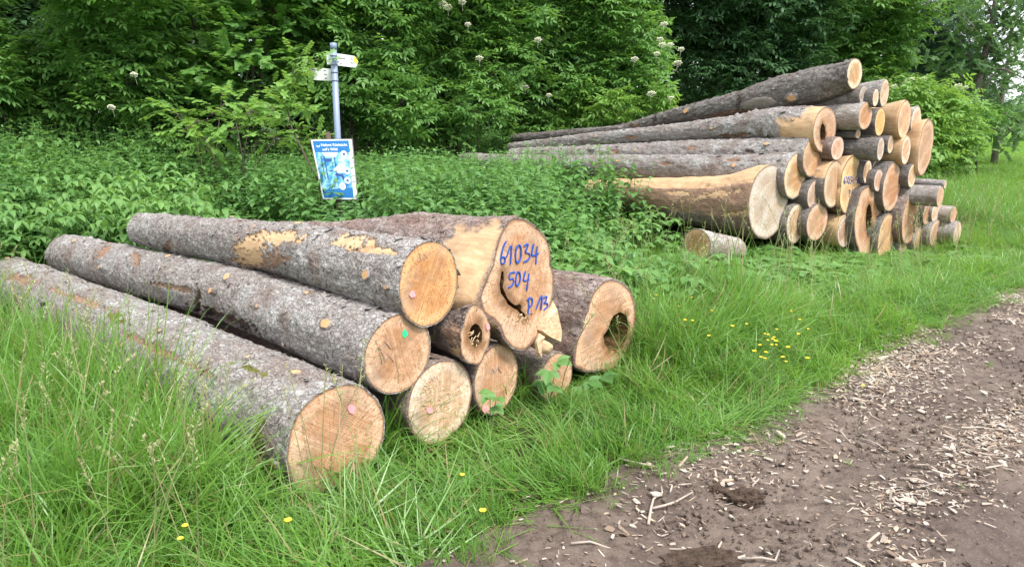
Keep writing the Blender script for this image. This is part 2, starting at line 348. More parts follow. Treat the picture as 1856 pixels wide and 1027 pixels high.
# ------------------------------------------------------------------ logs
LOGS = []
def log_thing(label, px, az, path, bark, tint, w=None, h=None, p0=None, outline=None, holes=(), nu=60, nv=48, L=None, flare=0.,
              masks=(), grey=False, taper=.82, slope=0., fn=240, relief=.004, rz=None, bulge=None, heart=.35, group=None, pith=(0, 0), seed=None, bend=0., wobble=.03, name='log'):
    seed = len(LOGS)+1 if seed is None else seed
    azr = math.radians(az); Ld = np.array([math.sin(azr), math.cos(azr), 0]); Pn = np.array([math.cos(azr), -math.sin(azr), 0])
    P0 = np.array(p0, float); Ly = np.array([-math.cos(azr), math.sin(azr), 0])
    def loc(px_, py_):
        q = on_plane(px_, py_, P0, Ld)-P0; return np.dot(q, Ly), q[2]
    _, zt = loc(px[0], px[1]-h/2); _, zb = loc(px[0], px[1]+h/2); rz0 = (zt-zb)/2
    TH = np.linspace(0, 2*math.pi, nv, endpoint=False)
    if outline:
        pts = np.array([loc(*q) for q in outline]); ang = np.arctan2(pts[:, 1], pts[:, 0]) % (2*math.pi); rad = np.hypot(pts[:, 0], pts[:, 1])
        o = np.argsort(ang); Rf = np.interp(TH, ang[o], rad[o], period=2*math.pi)
        rk = np.array([.25, .5, .25]); Rf = np.convolve(np.concatenate([Rf[-1:], Rf, Rf[:1]]), rk, 'valid')
    else:
        yl, _ = loc(px[0]-w/2, px[1]); yr, _ = loc(px[0]+w/2, px[1]); ry = min(max(abs(yl-yr)/2, rz0*.74), rz0*1.15)
        Rf = 1/np.sqrt((np.cos(TH)/ry)**2+(np.sin(TH)/rz0)**2)
    cs = np.stack([np.cos(TH), np.sin(TH), np.full_like(TH, seed*3.7)], -1)
    Rf = Rf*(1+.035*vnoise(cs, 1.3, seed)+.018*vnoise(cs, 4, seed+5)+.006*vnoise(cs, 14, seed+9))
    # centre line and radius along it
    us = [0.]; zs = [0.]; rs = [min(rz0, np.mean(Rf)) if not flare else min(rz0, np.mean(Rf))*(1-flare)]
    if path:
        for q in path:
            c3 = on_plane(q[0], q[1], P0, Pn); us.append(float(np.dot(c3-P0, Ld))); zs.append(float(c3[2]-P0[2])); rs.append(q[2]/FPX*proj(c3)[2])
    else:
        us.append(L); zs.append(slope*L); rs.append(rs[0]*taper)
    Lt = us[-1]
    U = Lt*np.linspace(0, 1, nu)**1.25
    zc = np.interp(U, us, zs); rc = np.interp(U, us, rs)
    if len(us) > 2:
        kk = max(3, nu//14) | 1; ker = np.ones(kk)/kk; pad = kk//2
        zc2 = np.convolve(np.concatenate([np.full(pad, zc[0]), zc, np.full(pad, zc[-1])]), ker, 'valid'); zc = zc+(zc2-zc)*sstep(0, .25*Lt, U)
        rc = np.convolve(np.concatenate([np.full(pad, rc[0]), rc, np.full(pad, rc[-1])]), ker, 'valid')
    fl = max(.12, (.55 if flare else .22)*min(1, Lt/2)); kf = np.exp(-(U/fl)**1.35)[:, None]
    Rb = rc[:, None]*np.ones((1, nv))
    R = Rf[None, :]*kf+Rb*(1-kf)
    uu = np.repeat(U[:, None], nv, 1); tt = np.repeat(TH[None, :], nu, 0)
    NP = np.stack([uu, R*np.cos(tt)+seed*5.1, R*np.sin(tt)], -1)
    R = R*(1+wobble*fbm(NP, 2.2, seed, 2)*sstep(0, .15, uu))
    if bulge: R = R+bulge[0]*np.exp(-((uu-bulge[1])/bulge[2])**2)*np.exp(-(((np.degrees(tt)-bulge[3]+180) % 360-180)/bulge[4])**2)
    R = R+(.009*fbm(NP*np.array([.55, 1, 1]), 8, seed+21, 2)+.006*np.maximum(0, vnoise(NP*np.array([.5, 1, 1]), 17, seed+23)))*sstep(0, .05, uu)*(rz0/.2)**.5
    # masks in the attributes
    yb = bend*(U/Lt)**2
    LX = uu; LY = R*np.cos(tt)+yb[:, None]; LZ = zc[:, None]+R*np.sin(tt)
    Wd = P0+LX[..., None]*Ld+LY[..., None]*Ly+np.stack([0*LZ, 0*LZ, LZ], -1)
    ppx, ppy, pz = proj(Wd)
    nrm = np.cos(tt)[..., None]*Ly+np.stack([0*tt, 0*tt, np.sin(tt)], -1)
    facing = np.sum(nrm*(CP-Wd), -1) > 0
    at_ = {k: np.zeros((nu, nv)) for k in ('bare', 'red', 'moss', 'rim')}
    dent = np.zeros((nu, nv)); jit = fbm(NP, 13, seed+40, 3)
    for m in masks:
        if m[0] == 'px':
            _, kind, cx, cy, ax, ay, rot, dep = m
            ca, sa = math.cos(math.radians(rot)), math.sin(math.radians(rot))
            X = ((ppx-cx)*ca+(ppy-cy)*sa)/ax; Yq = (-(ppx-cx)*sa+(ppy-cy)*ca)/ay
            k = sstep(1.08, .94, np.hypot(X, Yq)+jit*.8+.5*vnoise(NP, 60, seed+61))*facing
        else:      # band: along the log, and round it (degrees, 0 = left of the log as seen from the sawn end, 90 = top)
            _, kind, u0, u1, a0, a1, dep = m
            ac = (np.degrees(tt)-a0) % 360; wd = (a1-a0) % 360 or 360
            k = sstep(u1+.06, u1-.06, uu+jit*.12)*(sstep(u0-.06, u0+.06, uu+jit*.12) if u0 > 0 else 1)
            if wd < 360: k = k*sstep(wd/2+6, wd/2-6, np.abs(ac-wd/2 if True else ac)+jit*16)
        if kind in at_: at_[kind] = np.maximum(at_[kind], k)
        dent += k*dep
        if kind in ('bare', 'red', 'dark') and m[0] == 'px': at_['rim'] = np.maximum(at_['rim'], np.clip(4*k*(1-k), 0, 1)); R = R+.0035*np.clip(4*k*(1-k), 0, 1)
        if kind == 'dark': at_['rim'] = np.maximum(at_['rim'], k*.8)
    rel = relief*(1-.9*at_['bare'])*sstep(0, .012, uu)
    R = R+rel*(1.3*fbm(NP, 28, seed+3, 2)+.8*np.abs(fbm(NP*np.array([.45, 1, 1]), 45, seed+8, 2))+.4*vnoise(NP, 110, seed+2))-dent
    LY = R*np.cos(tt)+yb[:, None]; LZ = zc[:, None]+R*np.sin(tt)
    base = -float(np.interp(0, [0], [rz0]))
    off = np.array([0, 0, rz0])
    V = np.stack([LX, LY, LZ], -1).reshape(-1, 3)
    # bark rim at the sawn end, then the skin, then the far end
    e1 = np.stack([np.full(nv, .003), .955*Rf*np.cos(TH), .955*Rf*np.sin(TH)], -1); e0 = np.stack([np.full(nv, -.001), .985*Rf*np.cos(TH), .985*Rf*np.sin(TH)], -1)
    V = np.concatenate([e1, e0, V])+off
    rows = nu+2; i, j = np.meshgrid(np.arange(rows-1), np.arange(nv), indexing='ij'); i = i.ravel(); j = j.ravel()
    F = np.stack([i*nv+j, i*nv+(j+1) % nv, (i+1)*nv+(j+1) % nv, (i+1)*nv+j], 1)
    z2 = np.zeros(2*nv)
    att = {k: (np.concatenate([z2, a_.ravel()]), 'POINT') for k, a_ in at_.items()}
    root = thing(name, label, 'log', tuple(P0-off), math.atan2(Ld[1], Ld[0]), group)
    bk = obj('bark', mesh('bark', V, F, M[bark], True, att), root)
    # sawn face
    def face(nm, Rr, cy, cz, xx, n, hl, mat, sign=1, tnt=tint):
        lp = np.stack([Rr*np.cos(TH), Rr*np.sin(TH)], -1); co = [Vector(p) for p in lp]; nb = len(co)
        ed = [(k, (k+1) % nb) for k in range(nb)]
        fc = [list(range(nb))]; hs = []
        for hp in hl:
            b0 = len(co); hp = np.array(hp); co += [Vector(p) for p in hp]; ed += [(b0+k, b0+(k+1) % len(hp)) for k in range(len(hp))]; hs.append(hp)
        mr = Rr.max(); step = math.sqrt(4*mr*mr/n); gx, gz = np.meshgrid(np.arange(-mr, mr, step), np.arange(-mr, mr, step))
        g = np.stack([gx.ravel(), gz.ravel()], -1)+RNG.uniform(-.25, .25, (gx.size, 2))*step
        th = np.arctan2(g[:, 1], g[:, 0]) % (2*math.pi); rr = np.hypot(g[:, 0], g[:, 1]); lim = np.interp(th, TH, Rr, period=2*math.pi)
        keep = rr < lim*.95
        def inside(pt, poly):
            x_, y_ = pt[:, 0], pt[:, 1]; c_ = np.zeros(len(pt), bool); q = poly; p_ = np.roll(poly, 1, 0)
            for a_, b_ in zip(p_, q):
                cond = ((a_[1] > y_) != (b_[1] > y_)) & (x_ < (b_[0]-a_[0])*(y_-a_[1])/((b_[1]-a_[1]) or 1e-9)+a_[0]); c_ ^= cond
            return c_
        for hp in hs: keep &= ~inside(g, hp)
        co += [Vector(p) for p in g[keep]]
        rv, re, rf, *_ = delaunay_2d_cdt(co, ed, [], 0, 1e-6)
        P2 = np.array([tuple(p) for p in rv]); tri = np.array([f for f in rf if len(f) == 3])
        cen = P2[tri].mean(1); th = np.arctan2(cen[:, 1], cen[:, 0]) % (2*math.pi)
        ok = np.hypot(cen[:, 0], cen[:, 1]) < np.interp(th, TH, Rr, period=2*math.pi)*1.002
        for hp in hs: ok &= ~inside(cen, hp)
        tri = tri[ok]
        a0, b0, c0 = P2[tri[:, 0]], P2[tri[:, 1]], P2[tri[:, 2]]
        ccw = (b0[:, 0]-a0[:, 0])*(c0[:, 1]-a0[:, 1])-(b0[:, 1]-a0[:, 1])*(c0[:, 0]-a0[:, 0])
        flip = (ccw > 0) if sign > 0 else (ccw < 0); tri[flip] = tri[flip][:, ::-1]
        th = np.arctan2(P2[:, 1], P2[:, 0]) % (2*math.pi); rf_ = np.hypot(P2[:, 0], P2[:, 1])/np.interp(th, TH, Rr, period=2*math.pi)
        q3 = np.stack([P2[:, 0], P2[:, 1], np.full(len(P2), seed*2.3)], -1)
        dx = .004*fbm(q3, 9, seed)+.0025*vnoise(q3, 45, seed+2); dx = dx*(rf_ < .985)
        rot = np.zeros(len(P2))
        for hp in hs:
            dd = np.min(np.hypot(P2[:, None, 0]-hp[None, :, 0], P2[:, None, 1]-hp[None, :, 1]), 1); rot = np.maximum(rot, .85*sstep(.055, .0, dd+.02*vnoise(q3, 30, 4)))
        V3 = np.stack([dx-pith_[0]*0, P2[:, 0]-pith_[0], P2[:, 1]-pith_[1]], -1)
        o = obj(nm, mesh(nm, V3, tri, M[mat], False, {'rad': (rf_, 'POINT'), 'rot': (rot, 'POINT'), 'heart': (np.full(len(P2), heart), 'POINT')}), root, (xx, cy+pith_[0], cz+pith_[1]+rz0))
        o.color = tuple(tnt)+(1,); return o
    pith_ = pith; hl = []
    for hp in holes:
        if isinstance(hp, tuple):      # (cx, cy, w, h) in pixels of the photograph
            a_ = np.linspace(0, 2*math.pi, 26, endpoint=False)
            q = [loc(hp[0]+hp[2]/2*math.cos(k), hp[1]-hp[3]/2*math.sin(k)) for k in a_]
            q = np.array(q); cc = q.mean(0); q = cc+(q-cc)*(1+.16*vnoise(np.stack([np.cos(a_), np.sin(a_), 0*a_+seed], -1), 2.5, seed)[:, None])
        else: q = np.array([loc(*k) for k in hp])
        hl.append(q)
    face('sawn_end', Rf*.968, 0, 0, 0, fn, hl, 'wood_grey' if grey else 'wood')
    pith_ = (0, 0)
    face('sawn_end', R[-1]*.99, yb[-1], zc[-1], Lt, 60, [], 'wood_grey', -1, (.42, .36, .30))
    for q in hl:
        n_ = len(q); dep = .45; V = []; cc = q.mean(0)
        for k in range(9):
            f_ = k/8; sc_ = 1-.35*f_ if k < 8 else .02
            for m_ in range(n_):
                p_ = cc+(q[m_]-cc)*sc_*(1+.10*math.sin(m_*2.1+k*1.3)*(k > 0)); V.append((.001+dep*min(f_, .875)*(1), p_[0], p_[1]+rz0))
        F2 = [(k*n_+m_, (k+1)*n_+m_, (k+1)*n_+(m_+1) % n_, k*n_+(m_+1) % n_) for k in range(8) for m_ in range(n_)]
        obj('hollow', mesh('hollow', V, F2, M['rotten']), root)
    rec = dict(root=root, P0=P0, Ld=Ld, Ly=Ly, U=U, zc=zc, R=R, rz0=rz0, W=P0+LX[..., None]*Ld+LY[..., None]*Ly+np.stack([0*LZ, 0*LZ, LZ], -1),
               nrm=nrm, loc=loc, L=Lt, rmean=float(R.mean()), seed=seed, facing=facing, bark=bark, face_n=-Ld, skip=np.maximum(at_['bare'], at_['red']))
    LOGS.append(rec); return rec

def to_local(rec, Wp):
    q = np.asarray(Wp)-rec['P0']; return np.stack([q@rec['Ld'], q@rec['Ly'], q[..., 2]+rec['rz0']], -1)
def surf(rec, px, py):
    a, b, z = proj(rec['W']); dd = np.hypot(a-px, b-py)+1e4*(~rec['facing']); k = np.unravel_index(np.argmin(dd), dd.shape)
    return rec['W'][k], rec['nrm'][k]
def knot(rec, px, py, wpx, hgt=.012, stub=False):
    p, n = surf(rec, px, py); p = to_local(rec, p); nl = Vector((0, float(np.dot(n, rec['Ly'])), float(n[2]))).normalized()
    r = wpx/2/FPX*proj(rec['P0'])[2]*1.05
    u = Vector((1, 0, 0)); v = nl.cross(u); V = []; n_ = 14; p = Vector(p); mb = MB(); mb2 = MB()
    lean = Vector((-.25, 0, 0))*hgt
    for k, (f, hh) in enumerate(((1.55, -.006), (1.3, hgt*.45), (1.0, hgt), (0.0, hgt*1.05))):
        for m_ in range(n_):
            a = 2*math.pi*m_/n_; w_ = f*r*(1+.14*math.sin(a*2+px)+.08*math.sin(a*5+py))
            V.append(p+u*(1.3*w_*math.cos(a))+v*(w_*math.sin(a))+nl*hh+lean*(hh/hgt))
    mb.add(V[:3*n_], [(k*n_+m_, k*n_+(m_+1) % n_, (k+1)*n_+(m_+1) % n_, (k+1)*n_+m_) for k in range(2) for m_ in range(n_)])
    o = obj('knot', None or mesh('knot', V, [(k*n_+m_, k*n_+(m_+1) % n_, (k+1)*n_+(m_+1) % n_, (k+1)*n_+m_) for k in range(3) for m_ in range(n_)],
            None, False, None, [M[rec['bark']], M['knot']], [0]*2*n_+[1]*n_), rec['root'])
    return o
def strokes(rec, lines, wpx, mat, name, lift=.0055):
    """hand-drawn marks on the sawn face: lines of pixel points"""
    V = []; F = []
    for ln_ in lines:
        q = np.array([rec['loc'](*p) for p in ln_])
        # resample smoothly
        if len(q) > 2:
            tt = np.arange(len(q)); t2 = np.linspace(0, len(q)-1, (len(q)-1)*4+1); qq = []
            for tv in t2:
                i = min(int(tv), len(q)-2); f = tv-i; p0_, p1_, p2_, p3_ = q[max(i-1, 0)], q[i], q[i+1], q[min(i+2, len(q)-1)]
                qq.append(.5*((2*p1_)+(p2_-p0_)*f+(2*p0_-5*p1_+4*p2_-p3_)*f*f+(3*p1_-p0_-3*p2_+p3_)*f**3))
            q = np.array(qq)
        wd = wpx/FPX*proj(rec['P0'])[2]/2
        tg = np.gradient(q, axis=0); tg /= np.maximum(np.linalg.norm(tg, axis=1, keepdims=True), 1e-9); nr = np.stack([-tg[:, 1], tg[:, 0]], -1)
        b = len(V)
        for i in range(len(q)):
            ww = wd*(1+.18*math.sin(i*1.7+len(q)))*(.6 if i in (0, len(q)-1) else 1)
            for sg, xx in ((1, -.0006), (.55, -lift), (-.55, -lift), (-1, -.0006)): V.append((xx, q[i, 0]+nr[i, 0]*ww*sg, q[i, 1]+nr[i, 1]*ww*sg+rec['rz0']))
        for i in range(len(q)-1):
            for k in range(3): F.append((b+i*4+k, b+(i+1)*4+k, b+(i+1)*4+k+1, b+i*4+k+1))
    return obj(name, mesh(name, V, F, M[mat], False), rec['root'])
def spot(rec, px, py, wpx, hpx, mat):
    a = np.linspace(0, 2*math.pi, 16, endpoint=False); sd = px*.37
    q = np.array([rec['loc'](px+wpx/2*math.cos(k)*(1+.2*math.sin(3*k+sd)), py+hpx/2*math.sin(k)*(1+.15*math.sin(4*k+sd))) for k in a]); c = q.mean(0)
    V = [(-.0052, *(c+np.array([0, rec['rz0']])))]+[(-.0050, p[0], p[1]+rec['rz0']) for p in q]+[(0, *(c+(p-c)*1.05+np.array([0, rec['rz0']]))) for p in q]
    F = [(0, 1+(k+1) % 16, 1+k) for k in range(16)]+[(1+k, 1+(k+1) % 16, 17+(k+1) % 16, 17+k) for k in range(16)]
    return obj('paint_spot', mesh('paint_spot', V, F, M[mat], False), rec['root'])
def flakes(rec, n, size=.022, seed=0, umax=None, bare=None):
    """loose bark scales standing off the skin, joined into one part"""
    rg = np.random.default_rng(seed+77); nu, nv = rec['R'].shape; V = []; F = []
    W = to_local(rec, rec['W'])
    for _ in range(n):
        i = int((rg.random()**1.1)*(nu-2))+1; j = rg.integers(0, nv); p = W[i, j]; th = 2*math.pi*j/nv
        if math.sin(th) < -.6 or rec['skip'][i, j] > .1: continue
        nl = np.array([0, math.cos(th), math.sin(th)]); u = np.array([1., 0, 0]); v = np.cross(nl, u)
        sz = size*(rg.uniform(.5, 1.6) if rg.random() > .05 else rg.uniform(1.8, 3.0)); a = rg.uniform(0, 6.28); uu = u*math.cos(a)+v*math.sin(a); vv = -u*math.sin(a)+v*math.cos(a)
        lift = sz*rg.uniform(.03, .33); b = len(V); k = 6
        V.append(p+nl*(.001+lift*.4))
        for m_ in range(k):
            an = 2*math.pi*m_/k; rr = sz*rg.uniform(.6, 1.1)*.5; q = uu*math.cos(an)*rr*1.35+vv*math.sin(an)*rr
            V.append(p+q+nl*(lift*max(0, math.cos(an))*1.1-.001))
        for m_ in range(k): F.append((b, b+1+m_, b+1+(m_+1) % k))
    o = obj('bark_scales', mesh('bark_scales', V, np.array(F), M[rec['bark']], False), rec['root'], kind='stuff'); return o

NA = (0, 0); FR = (.60, .395, .255); OR = (.63, .365, .17); PL = (.68, .53, .39); GY = (.60, .52, .42); TN = (.57, .37, .235)
near_n = np.array([math.sin(math.radians(-46)), math.cos(math.radians(-46)), 0]); near0 = at(612, 800, 2.95)
far_n = np.array([math.sin(math.radians(-26)), math.cos(math.radians(-26)), 0]); far0 = at(1574, 406, 8.9)
def NP_(x, y, k=0): return on_plane(x, y, near0+near_n*k, near_n)
def FP_(x, y, k=0): return on_plane(x, y, far0+far_n*k, far_n)
NG = 'logs of the near stack'; FG = 'logs of the far stack'

A = log_thing('thick grey-barked log lying lowest and nearest, its broad tan sawn end resting in the grass', (612, 800), -47, [(330, 665, 88), (20, 515, 50)], 'bark_grey', FR, 182, 205,
              NP_(612, 800), nu=430, nv=210, fn=2600, relief=.006, pith=(.03, -.02),
              masks=[('px', 'moss', 212, 577, 16, 8, 20, 0), ('px', 'moss', 455, 668, 26, 6, 20, 0), ('px', 'red', 300, 640, 95, 7, 26, .006), ('px', 'red', 140, 540, 60, 7, 20, .012), ('px', 'red', 40, 505, 30, 9, 10, .01), ('px', 'dark', 72, 575, 5, 34, 5, .02), ('px', 'moss', 470, 790, 10, 40, 0, 0)])
B = log_thing('straight grey log resting on the nearest one, with a green dot on its round end', (722, 642), -46, [(430, 535, 51), (125, 462, 37)], 'bark_grey', TN, 124, 145,
              NP_(722, 642), nu=420, nv=200, fn=2400, relief=.006, pith=(.0, -.03),
              masks=[('px', 'dark', 410, 580, 55, 14, 22, .03), ('px', 'red', 400, 572, 40, 8, 25, .0), ('px', 'dark', 357, 545, 6, 30, 0, .02), ('px', 'red', 357, 545, 5, 25, 0, 0), ('px', 'red', 186, 455, 20, 6, -45, .008), ('px', 'red', 247, 468, 8, 12, 0, .01), ('px', 'red', 310, 520, 45, 5, 12, .01)])
C = log_thing('grey top log of the near stack with peeled patches and an orange round end', (778, 515), -47, [(540, 455, 50), (262, 416, 29)], 'bark_grey', OR, 108, 157,
              NP_(778, 515, -.02), nu=360, nv=190, fn=2200, relief=.006,
              masks=[('px', 'bare', 455, 452, 26, 34, 20, .006), ('px', 'bare', 500, 430, 50, 12, 5, .005), ('px', 'bare', 640, 437, 32, 13, -4, .007), ('px', 'red', 470, 470, 40, 16, 0, .003), ('px', 'red', 305, 450, 8, 14, 0, .01), ('px', 'bare', 690, 455, 40, 5, 5, .003)])
Dl = log_thing('largest butt of the near stack, split and numbered in blue on its face', (950, 505), -46, [(760, 462, 72), (620, 446, 44), (470, 436, 34)], 'bark_brown', FR, 130, 245, NP_(950, 505, -.06),
               outline=[(925, 397), (948, 397), (966, 406), (990, 430), (998, 480), (1004, 525), (995, 570), (975, 612), (950, 636), (928, 634), (912, 606), (905, 590), (893, 576), (876, 566), (868, 540), (880, 510), (893, 480), (900, 445), (911, 415)], bulge=(.11, .16, .17, -5, 42),
               holes=[[(909, 492), (913, 491), (913, 508), (911, 520), (914, 528), (920, 540), (926, 547), (934, 553), (943, 551), (946, 556), (944, 562), (951, 568), (954, 576), (945, 571), (938, 562), (930, 558), (920, 551), (916, 543), (908, 531), (906, 515)]],
               flare=.22, nu=230, nv=200, fn=2600, relief=.007, masks=[('b', 'bare', -1, .36, -50, 62, .0)])
E_ = log_thing('short dark-barked hollow log wedged in the middle of the near stack', (858, 604), -42, None, 'bark_brown', TN, 60, 112, NP_(858, 604, -.06), L=3.2,
               outline=[(858, 548), (872, 557), (884, 580), (889, 605), (880, 638), (868, 660), (855, 658), (838, 644), (836, 618), (840, 590), (846, 566)], holes=[(862, 608, 24, 42)], nu=140, nv=130, fn=900, relief=.006,
               masks=[('px', 'bare', 826, 638, 12, 14, 30, .006), ('px', 'red', 822, 610, 14, 20, 0, 0)])
Fl = log_thing('low log beneath the green-dotted one, its pale end torn in the middle', (798, 728), -46, None, 'bark_brown', PL, 118, 150, NP_(798, 728), L=4.2, nu=120, nv=130, fn=1800, relief=.006)
Gl = log_thing('low log with tan oval end, pink spot near its foot, beneath the numbered butt', (900, 688), -48, None, 'bark_brown', FR, 80, 125, NP_(900, 688), L=4.2, nu=120, nv=120, fn=1200, relief=.006)
Hl = log_thing('big reddish-barked log right of the numbered butt with a large rotten hollow', (1094, 590), -46, None, 'bark_brown', FR, 110, 166, NP_(1094, 590), L=4.4,
               outline=[(1100, 507), (1125, 511), (1145, 530), (1151, 560), (1148, 600), (1138, 640), (1115, 668), (1085, 672), (1052, 668), (1040, 664), (1044, 630), (1055, 598), (1066, 560), (1076, 528)],
               holes=[[(1124, 565), (1135, 571), (1139, 590), (1136, 612), (1128, 628), (1117, 636), (1104, 634), (1096, 624), (1094, 608), (1102, 596), (1106, 582), (1112, 572)]], flare=.05, nu=170, nv=170, fn=2200, relief=.009)
Il = log_thing('smallest low log of the near stack, half hidden by leaves below the blue number', (1008, 684), -46, None, 'bark_brown', TN, 58, 88, NP_(1008, 684), L=4.0, nu=90, nv=90, fn=700, relief=.005)
for q in ((592, 587, 19), (412, 502, 17), (305, 466, 14), (556, 533, 9), (136, 437, 15), (515, 624, 7), (468, 555, 6)): knot(B, *q)
knot(B, 389, 528, 12, .03); knot(B, 183, 484, 10, .02)
for q in ((535, 677, 15), (225, 624, 10), (207, 703, 11), (365, 787, 12), (106, 582, 9), (14, 469, 14), (498, 838, 16), (462, 845, 13), (290, 600, 8), (605, 690, 10), (450, 648, 8)): knot(A, *q)
for q in ((665, 497, 15), (320, 470, 8), (700, 520, 7), (420, 395, 8)): knot(C, *q)
knot(C, 541, 411, 12, .025)
for r_, n_ in ((A, 3200), (B, 2600), (C, 1700), (Dl, 1100), (Hl, 1100), (E_, 500), (Fl, 400), (Gl, 400)): flakes(r_, n_, .020, r_['seed'])
def Z4(ln_): return [(880+a/5.138, 400+b/5.138) for a, b in ln_]
strokes(Dl, [Z4(q) for q in (
    [(190, 188), (166, 240), (146, 310), (140, 370), (150, 400), (175, 388), (180, 352), (162, 336), (146, 352)], [(192, 340), (238, 228), (228, 408)],
    [(305, 225), (285, 262), (276, 330), (285, 385), (306, 385), (326, 340), (330, 270), (320, 232), (305, 225)],
    [(352, 238), (392, 215), (386, 250), (368, 288), (405, 308), (408, 345), (382, 372), (350, 386)], [(447, 212), (434, 270), (428, 318), (458, 320), (492, 302)], [(480, 238), (470, 320), (465, 408)],
    [(272, 478), (226, 490), (222, 545), (250, 538), (258, 570), (242, 604), (208, 622)], [(296, 474), (282, 520), (278, 580), (291, 606), (311, 580), (322, 520), (313, 480), (296, 474)],
    [(370, 468), (354, 530), (352, 556), (380, 556), (405, 544)], [(402, 490), (391, 560), (382, 652)],
    [(398, 722), (400, 790), (392, 872)], [(384, 738), (414, 714), (434, 734), (427, 782), (400, 806)], [(420, 858), (432, 866)],
    [(468, 822), (522, 696), (514, 832)], [(540, 716), (567, 704), (560, 740), (545, 764), (572, 770), (572, 798), (540, 830)])], 3.6, 'blue_paint', 'painted_number')
spot(B, 733, 604, 9, 14, 'green_paint'); spot(A, 637, 741, 14, 16, 'pink_paint'); spot(Fl, 779, 743, 11, 11, 'pink_paint'); spot(Gl, 880, 742, 11, 13, 'pink_paint'); spot(C, 747, 533, 10, 12, 'pink_paint'); spot(E_, 884, 592, 6, 12, 'pink_paint')
def scrib(x, y, s_, sk=.2):
    g_ = random.Random(int(x*7+y)); J = lambda: g_.uniform(-2.6, 2.6)
    return [[(x+(a+J())*s_+sk*-b*s_, y+(b+J())*s_) for a, b in ln_] for ln_ in ([(0, 0), (3, 8), (7, 14)], [(8, -1), (0, 15)], [(16, -4), (6, 18)], [(12, 2), (17, 9), (22, 14)], [(22, 0), (14, 15)], [(24, 4), (26, 14), (31, 5), (33, 12)])[:g_.randint(4, 6)]]
strokes(B, scrib(684, 616, 1.15), .55, 'pencil', 'pencil_mark', .0048); strokes(B, scrib(690, 640, 1.1, .1), .55, 'pencil', 'pencil_mark', .0048)
strokes(C, scrib(757, 458, 1.0), .55, 'pencil', 'pencil_mark', .0048); strokes(Fl, scrib(780, 680, .9), .55, 'pencil', 'pencil_mark', .0048); strokes(Gl, scrib(893, 664, .8), .55, 'pencil', 'pencil_mark', .0048)
strokes(Il, scrib(1004, 668, .6), .55, 'pencil', 'pencil_mark', .0048)
# torn fibres on the pale end and splinters by the big butt
def splinters(rec, px, py, wpx, hpx, n, ln_=.03, mat='bare', wid=.004):
    mb = MB(); rg = random.Random(int(px))
    for _ in range(n):
        y_, z_ = rec['loc'](px+rg.uniform(-.5, .5)*wpx, py+rg.uniform(-.5, .5)*hpx); z_ += rec['rz0']
        l_ = ln_*rg.uniform(.3, 1.2); a = rg.gauss(0, .8); e_ = (-rg.uniform(.1, .5)*l_*.5, y_+math.cos(a)*l_, z_+math.sin(a)*l_)
        mb.tube([(0.004, y_, z_), e_], [wid*rg.uniform(.5, 1.3), wid*.2], 4)
    return obj('torn_fibres', mb.mesh('torn_fibres', M[mat]), rec['root'], kind='stuff')
splinters(Fl, 803, 718, 60, 46, 110, .028, 'bare', .0055); splinters(Dl, 945, 578, 40, 24, 46, .03); splinters(E_, 861, 612, 16, 30, 14, .03)

def wedge(label, pts, nrm_d, th, cat='split slab', nm='split_slab'):
    """a slab of split wood from pixel corners on the plane of the near ends, with thickness"""
    q = [NP_(x_, y_, k_) for x_, y_, k_ in pts]; c_ = np.mean(q, 0); base = np.array([c_[0], c_[1], min(p[2] for p in q)])
    Ld_ = near_n; n_ = len(q); rg = random.Random(3); V = []
    for lay, f in enumerate((0, .5, 1)):
        for p in q: V.append(p-base+Ld_*th*f+np.array([rg.uniform(-1, 1), rg.uniform(-1, 1), rg.uniform(-1, 1)])*.004)
    F = [tuple(range(n_)), tuple(2*n_+k for k in range(n_))[::-1]]+[(l_*n_+k, l_*n_+(k+1) % n_, (l_+1)*n_+(k+1) % n_, (l_+1)*n_+k) for l_ in range(2) for k in range(n_)]
    o = obj(nm, mesh(nm, V, F, M['bare'], False), None, tuple(base)); o['label'] = label; o['category'] = cat; return o
wedge('pale split slab standing between the numbered butt and the hollow log', [(1003, 545, -.06), (1010, 560, -.1), (1020, 600, -.12), (1018, 619, -.12), (998, 611, -.12), (984, 600, -.1), (990, 585, -.1)], 0, .3)
wedge('small curled splinter hanging below the numbered butt', [(979, 604, -.14), (988, 609, -.15), (984, 622, -.15), (983, 648, -.15), (976, 640, -.15), (974, 622, -.15)], 0, .02, 'splinter', 'splinter')
o_ = thing('branch_stub', 'stubby pale sawn branch piece lying under the split slab', 'branch', tuple(NP_(994, 632, -.13))); mb = MB()
mb.tube([(0, 0, 0), (-.12, .16, .02)], [.032, .036], 14); obj('wood', mb.mesh('wood', M['bare'], True), o_)

